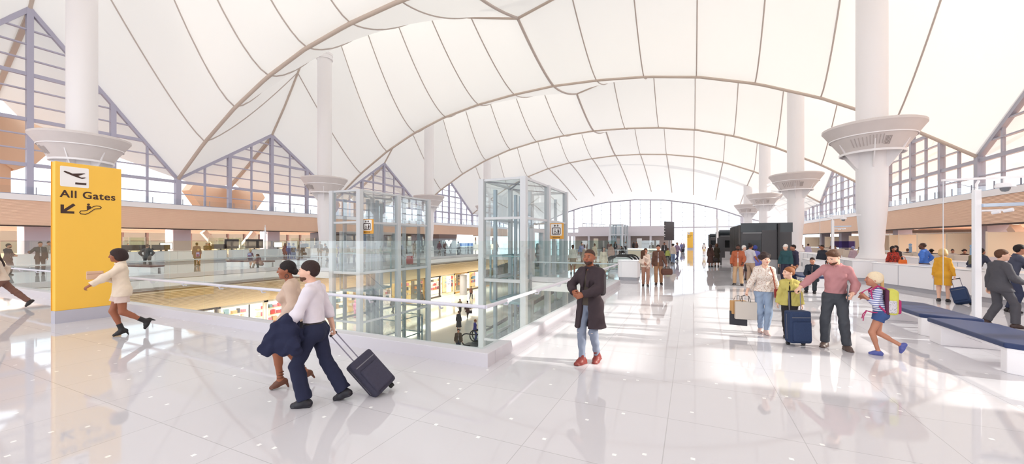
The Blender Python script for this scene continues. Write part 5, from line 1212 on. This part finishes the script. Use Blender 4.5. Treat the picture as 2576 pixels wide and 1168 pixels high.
F = Field(.012); F.bx((.135,-.1,-.3), (.03,.06,.12), None, .025, .01); F.bx((-.135,-.1,-.3), (.03,.06,.12), None, .025, .01); fld(F, 'side_pocket', m3, bpk)
F = Field(.012); F.bx((0,-.03,-.22), (.156,.03,.235), None, .03, .01); fld(F, 'back_panel', mat('backpack_plum', (92,40,70), .8), bpk)
MB().tube([(-.15,.0,-.42),(-.14,.16,-.43),(-.05,.245,-.42),(.0,.25,-.42)], .010, 6).tube([(-.04,.25,-.42),(-.05,.29,-.52),(-.04,.3,-.62)], .008, 6).tube([(-.01,.25,-.42),(.0,.30,-.5),(.015,.31,-.58)], .008, 6).build('hip_strap', mat('strap_pink', (190,50,110), .7), bpk, True)
MB().tube([(-.1,.21,.0),(-.09,.27,-.02),(-.08,.31,-.06),(-.06,.32,-.09)], .009, 6).build('strap_tail', mat('strap_pink'), bpk, True)
# ================================================================ MID AND FAR PEOPLE
POSE = {
 'stand': dict(), 'stand2': dict(fR=(.12,.06,.085,-20,0), fL=(-.1,-.03,.085,8,0), hR=(.24,.12,.84), hL=(-.26,.0,.8)),
 'walk': dict(hz=.91, fR=(.07,.24,.09,-5,-8), fL=(-.07,-.30,.16,5,36), hR=(.25,-.16,.83), hL=(-.25,.22,.88)),
 'walk2': dict(hz=.91, fL=(-.07,.24,.09,5,-8), fR=(.07,-.30,.16,-5,36), hL=(-.25,-.16,.83), hR=(.25,.22,.88)),
 'hip': dict(fR=(.16,0,.085,-20,0), fL=(-.16,0,.085,20,0), hR=(.2,.0,1.0), hL=(-.22,.0,1.0), eR=(1,-.6,0), eL=(-1,-.6,0)),
 'front': dict(hR=(.06,.26,1.1), hL=(-.06,.28,1.08), eR=(.7,-.6,-.6), eL=(-.7,-.6,-.6)),
 'phone': dict(hR=(.14,.16,1.55), eR=(1,.1,-.6), hL=(-.25,.05,.8)),
 'reach': dict(lean=14, hR=(.2,.5,1.05), hL=(-.2,.5,1.05), eR=(.6,-.3,-.7), eL=(-.6,-.3,-.7)),
 'sit': dict(hz=.52, fR=(.11,.42,.085,-8,0), fL=(-.11,.40,.085,8,0), hR=(.14,.32,.64), hL=(-.14,.34,.64), kR=(.1,1,.8), kL=(-.1,1,.8)),
 'crouch': dict(hz=.30, hy=-.1, lean=22, fR=(.1,.42,.085,-8,0), fL=(-.1,.16,.085,8,0), hR=(.1,.48,.5), hL=(-.12,.42,.45), kR=(.1,.4,1), kL=(-.1,.4,1)),
 'carry': dict(hR=(.30,.0,.80), hL=(-.22,.2,1.0)),
}
def outfit(st, c1, c2, c3=(214,210,214), coarse=True):
    if st == 'suit': return dict(inner=(c3, dict(e=.012, hem=.05, sleeve=0)), top=(c1, dict(e=.027, hem=-.11, openf=.03, lapel=1), 'jacket'), bottom=(c2, dict(e=.014, flare=.014)))
    if st == 'suitback': return dict(top=(c1, dict(e=.027, hem=-.11), 'jacket'), bottom=(c2, dict(e=.014, flare=.016)))
    if st == 'shirt': return dict(top=(c1, dict(e=.018, hem=.05)), bottom=(c2, dict(e=.013, flare=.012)))
    if st == 'tee': return dict(top=(c1, dict(e=.018, hem=-.02, sleeve=.7, collar=False)), bottom=(c2, dict(e=.012, flare=.01)))
    if st == 'jumper': return dict(top=(c1, dict(e=.026, hem=-.04)), bottom=(c2, dict(e=.012, flare=.01)))
    if st == 'dress': return dict(top=(c1, dict(e=.014, skirt=(-.38,.19,.75), collar=False), 'dress'))
    if st == 'longdress': return dict(top=(c1, dict(e=.016, skirt=(-.62,.25,.75), collar=False), 'dress'))
    if st == 'skirt': return dict(top=(c1, dict(e=.016, hem=.03, collar=False), 'blouse'), skirt=c2)
    if st == 'coat': return dict(top=(c1, dict(e=.03, skirt=(-.36,.22,.74)), 'coat'), bottom=(c2, dict(e=.012)))
    if st == 'shorts': return dict(top=(c1, dict(e=.018, hem=-.01, sleeve=.7, collar=False)), bottom=(c2, dict(e=.02, upto=.7, flare=.01), 'shorts'))
FIG = {}
def crowd(label, px, feet, hpx, phi, pose, skin, hair, st, c1, c2=(60,58,64), c3=(214,210,214), shoe=(46,40,42), fem=False, z=0, beard=None, grp=None, H=None, vox=None, **over):
    child = H is not None and H < 1.5
    p, rz, H, zc = place(px, feet, phi, hpx, H, z)
    ps = dict(POSE[pose]); ps.update(over); ps['fem'] = fem
    if child: ps['hs'] = 1.24; ps['wide'] = .9
    vx = vox or min(.019, max(.009, zc*.00085)); of = outfit(st, c1, c2, c3); skc = of.pop('skirt', None)
    t, g = person(label, p, rz, H, ps, skin, hair, vx, grp, shoe=(shoe, dict(e=.007)), beard=beard, **of)
    if skc: fld(top_field(g, vx, e=.010, sleeve=0, collar=False, skirt=(-.42,.165,.8)), 'skirt', cloth('cloth_'+'_'.join(map(str, skc)), skc), t)
    FIG[label] = (t, g); return t, g
def hold(tg, side, kind, label, rgb, sc=1, rzo=0, drop=0):
    t, g = tg; q = loc_of(g, t, g.wr[side]+nrm(g.wr[side]-g.elb[side])*.08); return bag(kind, q+Vector((0,0,drop)), t.rotation_euler.z+rzo, label, rgb, sc)
def wear(tg, label, rgb, sc=.9, rgb2=None):
    t, g = tg; return bag('backpack', loc_of(g, t, g.R((0,-.14,.48))), t.rotation_euler.z, label, rgb, sc*t.scale[0], rgb2)
def pull(tg, side, label, rgb, back=.5, **k):
    t, g = tg; q = loc_of(g, t, g.wr[side]+nrm(g.wr[side]-g.elb[side])*.08); a = t.rotation_euler.z; d = Vector((math.sin(a), -math.cos(a), 0))*back
    return suitcase((q.x+d.x, q.y+d.y, t.location.z+.035), q, label, rgb, face=(-d.x, -d.y, .9), **k)
Wc = (226,222,226); BLK = (46,42,46)
# left edge
crowd('woman with long dark hair in a cream blouse running at the picture edge', 1, 782, 628, -86, 'walk', 'brown', ('long','dkbrown'), 'jumper', (226,208,194), (134,98,88), fem=True, vox=.0085, hz=.9, fR=(.07,-.52,.20,-5,46), fL=(-.07,.3,.09,0,-6), hR=(.22,-.1,.95), lean=10)
crowd('bearded man in navy standing behind the running woman', 20, 693, 614, 62, 'front', 'tan', ('crop','black'), 'suit', (40,44,60), (40,44,60), beard='black')
crowd('man in a dark grey suit raising one arm behind the glass, left of the totem', 101, 690, 604, 8, 'phone', 'tan', ('short','dkbrown'), 'suit', (78,74,74), (78,74,74), hR=(.42,.3,1.22), eR=(.4,-.6,-.8))
crowd('person partly hidden by the totem edge behind the glass', 122, 672, 606, 30, 'stand', 'tan', ('short','dkbrown'), 'suit', (150,140,134), (96,88,86))
# far side walkway
crowd('brown clad clerk behind the far counter next to the totem', 322, -36.5, 0, 20, 'front', 'brown', ('short','black'), 'suitback', (104,86,84), H=1.7)
crowd('man in a dark suit with hands on hips seen from behind at the far bench', 370, 683, 615, 168, 'hip', 'tan', ('short','brown'), 'suitback', (92,90,92), (86,84,86))
crowd('man in a brown coat at the far counter behind the child with the rucksack', 495, 667, 604, 176, 'stand', 'tan', ('short','black'), 'coat', (134,104,96), (74,66,66), H=1.8)
wear(crowd('child with a pale purple rucksack walking behind the man in the brown coat', 499, 668, 622, 170, 'walk', 'tan', ('short','blond'), 'shorts', (140,96,120), (126,100,104), H=1.3), 'pale purple rucksack on the child behind the man in the brown coat', (186,176,222), .95, (150,70,110))
crowd('bearded man in olive brown talking across the far counter', 519, -37.5, 0, 30, 'front', 'tan', ('short','grey'), 'suitback', (112,88,68), H=1.75, beard='grey')
crowd('second person in olive brown beside the bearded man at the far counter', 527, -38, 0, -40, 'front', 'brown', ('crop','dkbrown'), 'jumper', (104,82,60), H=1.72)
crowd('man in pale shirt holding up a camera behind the far counter', 618, -42, 0, 20, 'phone', 'tan', ('short','black'), 'shirt', (206,212,204), H=1.72)
wear(crowd('child with a blue-grey rucksack by the seated woman on the far side walkway', 630, 674, 622, 165, 'walk2', 'tan', ('short','blond'), 'shorts', (128,88,116), (98,84,100), H=1.32), 'blue-grey rucksack on the child by the seated woman', (176,186,222), .95, (124,76,124))
crowd('woman crouching on the floor by the far bench beside the child', 653, 675, 640, -60, 'crouch', 'tan', ('long','dkbrown'), 'jumper', (120,76,72), (92,92,84), fem=True, H=1.65)
crowd('woman in a rust red coat on the far side walkway', 717, 652, 607, 20, 'stand', 'brown', ('long','black'), 'coat', (140,78,72), (110,60,56), fem=True, H=1.68)
crowd('person in a blue hood next to the woman in rust red on the far walkway', 727, 655, 606, 150, 'stand2', 'tan', ('wrap','blue'), 'jumper', (84,92,150), (110,112,160), H=1.74)
wear(crowd('man in jeans with a dark rucksack facing away on the far side walkway', 738, 664, 612, 178, 'reach', 'tan', ('short','black'), 'shirt', (120,140,170), (104,130,176), H=1.75, lean=4), 'dark rucksack worn by the man in jeans on the far side walkway', (82,78,74))
hold(crowd('man in a brown blazer holding a duffel bag on the far side walkway', 757, 656, 606, -14, 'carry', 'tan', ('short','dkbrown'), 'suit', (104,86,70), (112,96,72), hL=(-.3,.0,.8)), -1, 'duffel_bag', 'brown duffel bag held by the man in the brown blazer on the far side walkway', (96,74,56), .8)
crowd('woman in black with her hair up behind the far counter', 794, -49, 0, 10, 'stand', 'dark', ('curly','black'), 'dress', (58,54,56), fem=True, H=1.66)
crowd('man in olive blazer and khaki trousers walking by the mast column', 805, 654, 606, -12, 'walk', 'tan', ('short','brown'), 'suit', (106,92,76), (146,122,94))
crowd('woman in dark clothes bending forward by the mast column behind the couple', 824, 656, 611, -70, 'reach', 'tan', ('short','black'), 'jumper', (66,62,62), (150,130,110), fem=True, H=1.72, lean=20)
crowd('woman in cream at the post of the first glass lift', 843, 662, 616, -20, 'stand', 'brown', ('short','black'), 'dress', (216,204,176), fem=True)
crowd('man in bright blue-violet shirt at the post of the first glass lift', 848, 661, 615, -60, 'front', 'tan', ('short','brown'), 'tee', (92,98,176), (88,96,150))
hold(crowd('woman in brown with a pale shopping bag behind the lift post', 874, 665, 616, 10, 'stand', 'tan', ('long','brown'), 'coat', (120,104,92), fem=True), 1, 'shopping_bag', 'pale shopping bag of the woman in brown behind the lift post', (206,196,170), .8)
crowd('man in pale grey top and dark jeans waiting at the first glass lift', 894, 672, 613, 175, 'stand2', 'tan', ('short','dkbrown'), 'tee', (186,190,196), (70,78,104))
crowd('woman in a beige sleeveless dress waiting at the first glass lift', 920, 670, 614, 175, 'walk', 'tan', ('short','dkbrown'), 'dress', (186,166,138), fem=True)
tg = crowd('man in dark clothes with a red suitcase, seen through the first glass lift', 1015, -32.2, 606, 178, 'stand', 'tan', ('short','black'), 'suitback', (66,66,64), (52,58,66), H=1.85)
rx, ry = ray(1031); suitcase((rx*32, ry*32, .035), (rx*32, ry*32, 1.0), 'bright red suitcase standing beside the man in dark clothes behind the first glass lift', (196,44,56), .5, .3, .66)
crowd('woman in brown coat beyond the first glass lift, near the far counter', 1043, 645, 607, 165, 'walk', 'tan', ('short','dkbrown'), 'coat', (120,96,82), (160,128,100), fem=True)
crowd('person in black at the far counter beyond the first glass lift', 1057, -54, 0, -60, 'front', 'brown', ('short','black'), 'jumper', (52,52,56), H=1.7)
crowd('person in maroon left of the grey kiosk', 1105, 641, 606, 40, 'walk', 'brown', ('short','black'), 'coat', (108,62,72), (120,112,106))
hold(crowd('person in dark brown with a dark case right of the person in maroon', 1120, 639, 607, 150, 'walk2', 'brown', ('short','black'), 'jumper', (104,70,60), (84,60,56)), 1, 'duffel_bag', 'dark duffel bag carried left of the grey kiosk', (84,58,52), .9)
crowd('man in a pale blue shirt in front of the grey kiosk', 1153, 642, 608, -150, 'stand', 'dark', ('short','black'), 'shirt', (212,222,236), (86,88,96))
crowd('person in dark jacket seen at the left post of the second glass lift', 1216, -46, 0, 150, 'stand', 'brown', ('short','black'), 'suitback', (84,72,76), (70,62,66), H=1.85)
crowd('person in pale violet beyond the second glass lift', 1250, -58, 0, 20, 'walk', 'brown', ('short','black'), 'shirt', (150,140,160), (90,80,86), H=1.75)
crowd('person in white beyond the second glass lift near its centre post', 1297, -60, 0, 20, 'stand', 'brown', ('short','black'), 'shirt', (216,220,228), (90,88,92), H=1.8)
crowd('woman in brown beyond the second glass lift, inside its doorway', 1352, -29.5, 0, 60, 'front', 'tan', ('long','black'), 'jumper', (126,104,100), (96,86,86), H=1.75, fem=True)
# behind the man in the coat
crowd('woman in a white blouse and long tan skirt standing on the lift landing', 1441, -23.2, 0, 178, 'stand', 'tan', ('short','brown'), 'skirt', (226,220,212), (172,150,128), fem=True, H=1.72)
crowd('woman in a patterned beige dress on the lift landing behind the coat man', 1474, -22.0, 0, 150, 'stand2', 'tan', ('bob','brown'), 'dress', (190,166,148), fem=True, H=1.78)
crowd('man in a blue-grey shirt far behind the coat man', 1464, -33, 0, 20, 'walk', 'tan', ('short','dkbrown'), 'shirt', (140,150,190), (120,110,110), H=1.85)
crowd('woman in a long pale floral dress right of the coat man', 1518, -21.5, 0, 30, 'stand', 'tan', ('long','dkbrown'), 'longdress', (222,208,188), fem=True, H=1.64)
crowd('woman in a cream dress beyond the podium desk', 1496, -35, 0, 170, 'walk', 'tan', ('bun','brown'), 'dress', (226,206,186), fem=True, H=1.7)
crowd('man in rose brown coat beyond the podium desk', 1537, -32, 0, 160, 'stand', 'tan', ('short','brown'), 'coat', (196,160,150), (110,96,96), H=1.7)
crowd('woman in black kneeling with a case beyond the far balustrade', 1566, 645, 609, -60, 'crouch', 'tan', ('long','black'), 'jumper', (58,54,54), (50,48,50), fem=True, H=1.75, hz=.5)
crowd('distant man in black beside the far railing left of the bar counter', 1548, -56, 0, 10, 'stand', 'brown', ('short','black'), 'suit', (70,66,68), H=1.8)
crowd('distant woman in dark red left of the bar counter', 1531, -60, 0, 20, 'walk', 'brown', ('short','black'), 'coat', (110,70,70), H=1.75, fem=True)
crowd('distant man in grey by the distant glass elevator', 1573, -70, 0, 30, 'walk', 'tan', ('short','black'), 'shirt', (170,172,178), H=1.75)
crowd('distant person in black right of the distant glass elevator', 1594, -66, 0, 20, 'stand', 'brown', ('long','black'), 'coat', (44,42,46), H=1.75, fem=True)
crowd('distant person in brown left end of the bar counter', 1601, -64, 0, 20, 'stand', 'brown', ('short','black'), 'coat', (90,66,60), H=1.8)
# couple with the child
t, g = crowd('woman in cream top and beige trousers carrying a small child on her arm', 1624, 720, 626, 6, 'front', 'tan', ('lowbun','brown'), 'jumper', (232,212,196), (168,126,108), fem=True, vox=.011, fR=(.1,-.04,.085,-12,0), fL=(-.08,.1,.085,6,0), hR=(.12,.22,1.1), hL=(-.02,.26,1.04), shoe=(70,52,50))
q = loc_of(g, t, (.13,.16,.60)); tc_ = person('small child in cream held on the arm of the woman in beige trousers', q, t.rotation_euler.z+2.2, 1.02, dict(hs=1.55, wide=1.05, hz=.78, fR=(.2,.24,.45,0,0), fL=(-.2,.24,.45,0,0), hR=(.16,.26,1.22), hL=(-.16,.26,1.22), kR=(.3,1,.6), kL=(-.3,1,.6)), 'fair', ('long','brown'), .011, top=((232,208,192), dict(e=.02, hem=-.02)), bottom=((214,186,170), dict(e=.014)), shoe=((206,176,160), dict(e=.004)))
hold(crowd('man in a brown blazer and tan trousers carrying a brown holdall', 1656, 716, 617, 0, 'carry', 'tan', ('short','dkbrown'), 'suit', (108,78,66), (172,130,100), vox=.011, fR=(.09,.12,.085,-8,0), fL=(-.12,-.05,.085,16,0), hL=(-.34,.06,.86), hR=(.25,.02,.82), shoe=(64,46,44)), -1, 'duffel_bag', 'brown leather holdall carried by the man in the brown blazer', (104,72,62), .95, .5)
# people further down the walkway
crowd('child in a yellow-green top on the far walkway', 1680, 663, 627, 170, 'stand', 'tan', ('short','brown'), 'jumper', (176,184,104), (80,84,80), H=1.3)
crowd('woman in cream top and blue jeans with a brown bag on the far walkway', 1693, 664, 614, 175, 'walk', 'tan', ('curly','black'), 'jumper', (206,190,178), (128,146,176), fem=True)
crowd('man in dark clothes left of the child in yellow-green', 1671, 655, 608, 10, 'stand', 'brown', ('short','black'), 'suit', (74,70,72), H=1.8)
pull(crowd('person in violet plaid with a dark case on the far walkway', 1703, 657, 610, 30, 'walk', 'brown', ('short','brown'), 'jumper', (146,126,150), (86,82,110)), 1, 'dark case pulled by the person in violet plaid', (70,62,66), .4)
pull(crowd('distant person in blue with a small case', 1714, 635, 611, 10, 'walk', 'tan', ('short','dkbrown'), 'shirt', (120,124,170), (96,98,130)), -1, 'small black case of the distant person in blue', (52,50,54), .4)
crowd('distant person in grey-violet next to the person in blue', 1720, 634, 611, 10, 'walk2', 'tan', ('short','brown'), 'jumper', (146,136,150), (112,108,120))
crowd('distant person in white shirt and cream shorts left of the booths', 1771, 644, 612, 172, 'stand', 'brown', ('short','black'), 'shorts', (236,230,226), (232,206,160))
hold(crowd('long haired woman in a dark brown floral dress beside the black booths', 1787, 672, 615, 160, 'stand', 'brown', ('long','dkbrown'), 'longdress', (84,60,54), fem=True, shoe=(40,34,36)), 1, 'duffel_bag', 'black bag hanging from the woman in the brown floral dress', (56,48,50), .9)
crowd('woman in an olive top and long black skirt beside the woman in brown floral', 1803, 671, 614, 178, 'front', 'tan', ('bob','brown'), 'longdress', (66,58,48), fem=True)
crowd('man in an orange-brown jacket and khaki trousers by the black booth', 1857, 718, 616, -6, 'stand2', 'dark', ('short','black'), 'suit', (176,98,68), (196,162,128), (222,206,204), vox=.011, hR=(.24,.14,.92), hL=(-.2,.22,.98), fR=(.14,0,.085,-18,0), fL=(-.14,.1,.085,24,0), beard='black')
hold(crowd('woman in pale grey top and long beige trousers by the black booth', 1887, 713, 614, 150, 'carry', 'brown', ('bun','black'), 'tee', (206,202,206), (188,160,136), fem=True, vox=.012, hR=(.2,.24,1.0)), -1, 'tote_bag', 'charcoal tote bag held by the woman in long beige trousers', (66,62,68), 1.05)
crowd('woman in a white scarf behind the man in the orange jacket', 1871, -19.6, 0, 30, 'stand', 'fair', ('wrap','white'), 'coat', (226,206,200), (150,120,116), fem=True, H=1.72)
crowd('person in a vivid blue headscarf behind the woman in beige trousers', 1900, -19.2, 0, 170, 'stand', 'dark', ('wrap','blue'), 'coat', (120,122,196), (110,90,100), fem=True, H=1.72)
crowd('man in teal jumper with a pale cap in front of the booth end', 1977, 715, 616, -22, 'stand', 'fair', ('cap','white'), 'jumper', (52,84,90), (62,58,76), vox=.012)
crowd('man in a dark navy jacket beside the man in teal', 1997, 714, 617, -60, 'stand2', 'tan', ('short','black'), 'suitback', (66,64,84), (56,60,90), vox=.012)
crowd('young man in a dark jacket sitting on the navy bench behind the man in pink', 2044, 735, 0, -8, 'sit', 'tan', ('quiff','dkbrown'), 'suit', (44,50,62), (52,56,62), (206,170,160), vox=.011, H=1.72, fR=(.14,.38,.085,-8,0), fL=(-.12,.44,.085,8,0))
q = at(2025, 728); ob = bag('duffel_bag', (q[0]-.1, q[1]+.1, .42), .6, 'mustard and black holdall on the floor beside the seated young man', (150,124,58), .95)
crowd('man in a dark jacket standing behind the man in pink', 2069, -20.5, 0, -30, 'stand', 'brown', ('crop','black'), 'suitback', (50,52,62), (50,50,58), H=1.74, vox=.013)
# ================================================================ SERVICE COUNTER PEOPLE
tg = crowd('blond woman in a mustard yellow dress seen from behind at the service counter', 2372, 759, 628, 176, 'stand', 'fair', ('bob','blond'), 'dress', (214,156,52), shoe=(40,34,38), fem=True, vox=.0095, hL=(-.23,.02,.84), hR=(.27,-.06,.84), fR=(.11,0,.085,-12,0), fL=(-.09,-.04,.085,12,0), head=(10,-4,0))
q = loc_of(tg[1], tg[0], tg[1].wr[1]+np.array((0,0,-.07))); sb = at(2424, 768); suitcase((sb[0], sb[1], .035), q, 'navy trolley case leaning beside the woman in the mustard dress', (44,60,92), .36, .22, .52, face=(-.5,-.6,.3))
crowd('man in a charcoal suit standing behind the near bench', 2516, 822, 629, 128, 'walk2', 'fair', ('short','brown'), 'suitback', (84,82,88), (84,82,88), shoe=(66,48,44), vox=.009, fR=(.14,.16,.085,-10,0), fL=(-.12,-.16,.1,10,12), hR=(.2,.26,1.02), hL=(-.26,-.02,.82), head=(-24,0,0), hz=.92)
crowd('man in a dark navy shirt leaning on the service counter beside the man in charcoal', 2543, 786, 616, 112, 'reach', 'tan', ('crop','black'), 'shirt', (74,76,92), (58,62,84), vox=.0095, lean=12)
tg = crowd('woman in a red and black floral blouse behind the long service counter', 2247, -18.2, 0, 12, 'stand', 'brown', ('long','black'), 'shirt', (160,50,40), (60,50,52), fem=True, H=1.72, vox=.011, head=(8,-8,10))
rm = spotted('red_floral', (176,54,40), (52,40,40), 16, .38)
for o in COL.objects:
    if o.parent == tg[0] and o.name.startswith('shirt'): o.data.materials[0] = rm
rx, ry = ray(2271); bag('handbag', (rx*16.4, ry*16.4, 1.33), .4, 'orange handbag standing on the counter by the woman in red floral', (226,112,52), 1.2)
crowd('dark haired woman just behind the woman in the red floral blouse', 2254, -19.6, 0, -20, 'stand', 'tan', ('long','black'), 'jumper', (70,60,62), fem=True, H=1.72)
crowd('bearded man in a bright blue shirt between the counters', 2324, -16.2, 0, -112, 'hip', 'dark', ('buzz','stubble'), 'shirt', (74,116,196), (96,92,98), H=1.88, vox=.0105, beard='black')
wear(crowd('man in dark navy with an olive rucksack bending over the second counter', 2450, -14.2, 0, 150, 'reach', 'brown', ('short','black'), 'suitback', (66,68,84), (58,66,98), H=1.78, vox=.0105, lean=30), 'olive rucksack on the man bending over the second counter', (104,98,78), .95)
crowd('woman in a lavender hat and pale coat by the second row counter', 2146, -24.4, 0, -150, 'stand', 'tan', ('wrap','lav'), 'coat', (190,166,176), (150,140,160), fem=True, H=1.6)
crowd('person in pale violet far behind the seated young man', 2033, -37, 0, 160, 'stand', 'tan', ('short','dkbrown'), 'coat', (196,186,212), (150,146,160), H=1.66)
LOUNGE = [(2030, 52, 2.2, 'by the second mast column'), (2062, 47, 1.8, 'under the person in bright blue'), (2095, 43, 2.0, 'just right of the slim camera mast'), (2160, 37, 2.2, 'just left of the large mast column'), (2258, 31, 2.2, 'behind the woman in the red dress'), (2285, 29.3, 1.6, 'left of the man in blue'), (2345, 26.6, 1.8, 'just right of the man in blue'), (2400, 25.2, 1.9, 'behind the woman in the yellow dress'), (2442, 23.8, 1.4, 'behind the man with the olive rucksack')]
for (px, d, w, lb) in LOUNGE:
    rx, ry = ray(px); sofa(rx*d, ry*d, w, heading(px, 0)+math.pi, 'beige lounge sofa '+lb)
def stool(x, y, lb):
    t = thing('pouf', lb, 'stool', (x, y, 0), 0, 'poufs in the lounge'); MB().lathe((0,0,0), [(.24,0),(.26,.03),(.28,.2),(.27,.38),(.22,.42),(0,.43)][:5], 24).build('cushion', mat('sofa_beige', (206,192,178)), t, True)
for (px, d, lb, sk, hr, c, fm, away) in ((2019, 53.5, 'seated person with red-brown hair leftmost in the lounge', 'tan', ('bob','brown'), (130,90,84), True, 0), (2061, 48.6, 'seated person in bright blue on the lounge seats', 'brown', ('short','black'), (66,92,176), False, 0),
    (2090, 44.6, 'seated woman with long red-brown hair right of the slim camera mast', 'tan', ('long','brown'), (110,70,70), True, 0), (2101, 44.6, 'seated person in dark red right of the slim camera mast', 'tan', ('bob','dkbrown'), (120,66,64), True, 0), (2163, 38.6, 'seated woman with long dark hair left of the large mast column', 'tan', ('long','black'), (150,120,110), True, 0),
    (2283, 29.5, 'seated man in dark suit with his back turned, left of the man in blue', 'tan', ('short','brown'), (60,58,66), False, 1), (2343, 26.8, 'seated person with curly black hair right of the man in blue', 'dark', ('curly','black'), (74,70,74), False, 1), (2396, 26.9, 'seated man with topknot and raised hands behind the blond woman', 'tan', ('bun','black'), (200,190,186), False, 0), (2426, 26.2, 'seated woman with dark wavy hair behind the near camera mast', 'tan', ('curly','dkbrown'), (90,66,64), True, 0)):
    tg = crowd(lb, px, -d, 0, 178 if away else 10, 'sit', sk, hr, 'jumper', c, fem=fm, H=1.78, z=.0)
    if not away: stool(tg[0].location.x, tg[0].location.y, 'pouf under the '+lb.replace(' in the lounge','').replace('long red-brown hair','red-brown hair'))
# ================================================================ LOWER LEVEL
crowd('woman in a white dress standing on the lower floor under the first glass lift', 928, -36.8, 0, 160, 'stand', 'dark', ('curly','black'), 'dress', (226,218,196), fem=True, H=1.68, z=ZL)
crowd('person in black with a red bag on the lower floor behind the woman in white', 944, -42, 0, 170, 'walk', 'tan', ('short','black'), 'coat', (54,50,52), H=1.75, z=ZL)
crowd('person in dark grey walking on the lower floor right of the lift guide rails', 988, -42.5, 0, 30, 'walk', 'brown', ('short','black'), 'jumper', (86,84,92), (60,58,62), H=1.72, z=ZL)
crowd('man in a long dark coat on the lower floor facing the bright shop', 1060, -47, 0, 175, 'stand', 'tan', ('short','black'), 'coat', (76,68,60), (50,48,50), H=1.76, z=ZL)
crowd('man in khaki on the lower floor walking beside the person in maroon', 1157, -41.5, 0, 20, 'walk', 'tan', ('short','black'), 'jumper', (150,134,104), (80,72,68), H=1.74, z=ZL)
hold(crowd('person in maroon with a bag on the lower floor walkway', 1176, -40.3, 0, 165, 'walk2', 'brown', ('short','black'), 'coat', (84,60,56), (60,50,52), H=1.74, z=ZL), 1, 'tote_bag', 'dark tote carried by the person in maroon on the lower floor', (70,62,66), 1)
crowd('person in brown far along the lower floor beside the blue hoarding', 1185, -53, 0, 160, 'walk', 'tan', ('short','brown'), 'jumper', (110,72,60), (60,50,56), H=1.74, z=ZL)
crowd('woman in a long black dress on the lower floor', 1154, -34.5, 0, 170, 'stand', 'tan', ('short','brown'), 'longdress', (62,58,60), fem=True, H=1.72, z=ZL)
crowd('man in a brown leather jacket and dark jeans coming forward on the lower floor', 1153, -27.4, 0, 4, 'walk', 'tan', ('short','black'), 'suit', (88,74,62), (58,60,72), (160,150,146), H=1.76, z=ZL)
crowd('person in violet-blue stepping onto the escalator foot', 1195, -30.6, 0, 100, 'stand', 'tan', ('short','ginger'), 'jumper', (76,72,142), (84,86,150), H=1.72, z=ZL+.04)
crowd('man in a blue shirt riding up on the escalator', 1305, -29.3, 0, 95, 'front', 'tan', ('short','black'), 'shirt', (110,122,196), (110,92,80), H=1.78, z=-4.0, vox=.012)
# ================================================================ LIGHT
w = bpy.data.worlds.new('sky'); S.world = w; w.use_nodes = True
bg = w.node_tree.nodes['Background']; bg.inputs[0].default_value = (.90,.945,1.0,1); bg.inputs[1].default_value = 2.15
def light(name, kind, loc, energy, color=(1,1,1), rot=(0,0,0), **k):
    d = bpy.data.lights.new(name, kind); d.energy = energy; d.color = color
    for a, b in k.items(): setattr(d, a, b)
    o = bpy.data.objects.new(name, d); COL.objects.link(o); o.location = loc; o.rotation_euler = rot; return o
sd = Vector((.98, .155, .40)).normalized()
sun = light('sun', 'SUN', (60, 20, 40), 6.0, (1,.94,.84), angle=math.radians(.6))
sun.rotation_euler = (-sd).to_track_quat('-Z', 'Y').to_euler()
# downlights in the low ceilings of the side halls: real fittings with a glowing lens
dl = mat('lamp_lens', (255,246,232), .5, emit=9)
def downlight(x, y, z, e, label, grp):
    t = thing('downlight', label, 'ceiling light', (x, y, z), 0, grp)
    MB().lathe((0,0,-.03), [(.17,.0),(.2,.0),(.2,.06),(.17,.06)], 20, False).build('trim_ring', WHITE, t)
    MB().lathe((0,0,-.015), [(.165,.0),(.165,.02)], 20).build('lens', dl, t)
for i in range(13):
    downlight(-47.5, 3+i*4.6, 3.19, 0, 'small round downlight in the slatted ceiling of the side hall left of the opening', 'downlights over the far check-in counters')
    downlight(21.5, 9+i*4.6, 3.19, 0, 'small round downlight in the slatted ceiling behind the service counters', 'downlights over the service counters')
for i in range(6):
    y = 2+i*9.0
    light('ceiling_lamp', 'AREA', (-49.5, y, 3.1), 1000, (1,.91,.82), shape='RECTANGLE', size=6, size_y=7)
    light('ceiling_lamp', 'AREA', (26.5, y+3, 3.1), 800, (1,.9,.79), shape='RECTANGLE', size=10, size_y=7)
for i in range(5):
    light('shop_lamp', 'AREA', (-30.0, 12+i*10.5, -3.0), 600, (1,.88,.74), shape='RECTANGLE', size=3, size_y=9)
for (x, y) in ((-12, 62), (-24, 62), (-1, 30), (-1, 12), (-13, 0)):
    light('ceiling_lamp', 'AREA', (x, y, -.6), 600, (1,.93,.84), shape='RECTANGLE', size=5, size_y=7)
# ---------------------------------------------------------------- view
S.view_settings.view_transform = 'Standard'; S.view_settings.look = 'None'; S.view_settings.gamma = 1
S.view_settings.use_curve_mapping = False; S.view_settings.exposure = 0.14
S.cycles.max_bounces = 7; S.cycles.diffuse_bounces = 5; S.cycles.glossy_bounces = 3; S.cycles.transmission_bounces = 2
S.cycles.transparent_max_bounces = 24; S.cycles.caustics_reflective = False; S.cycles.caustics_refractive = False
S.cycles.use_denoising = True; S.cycles.sample_clamp_indirect = 4.0
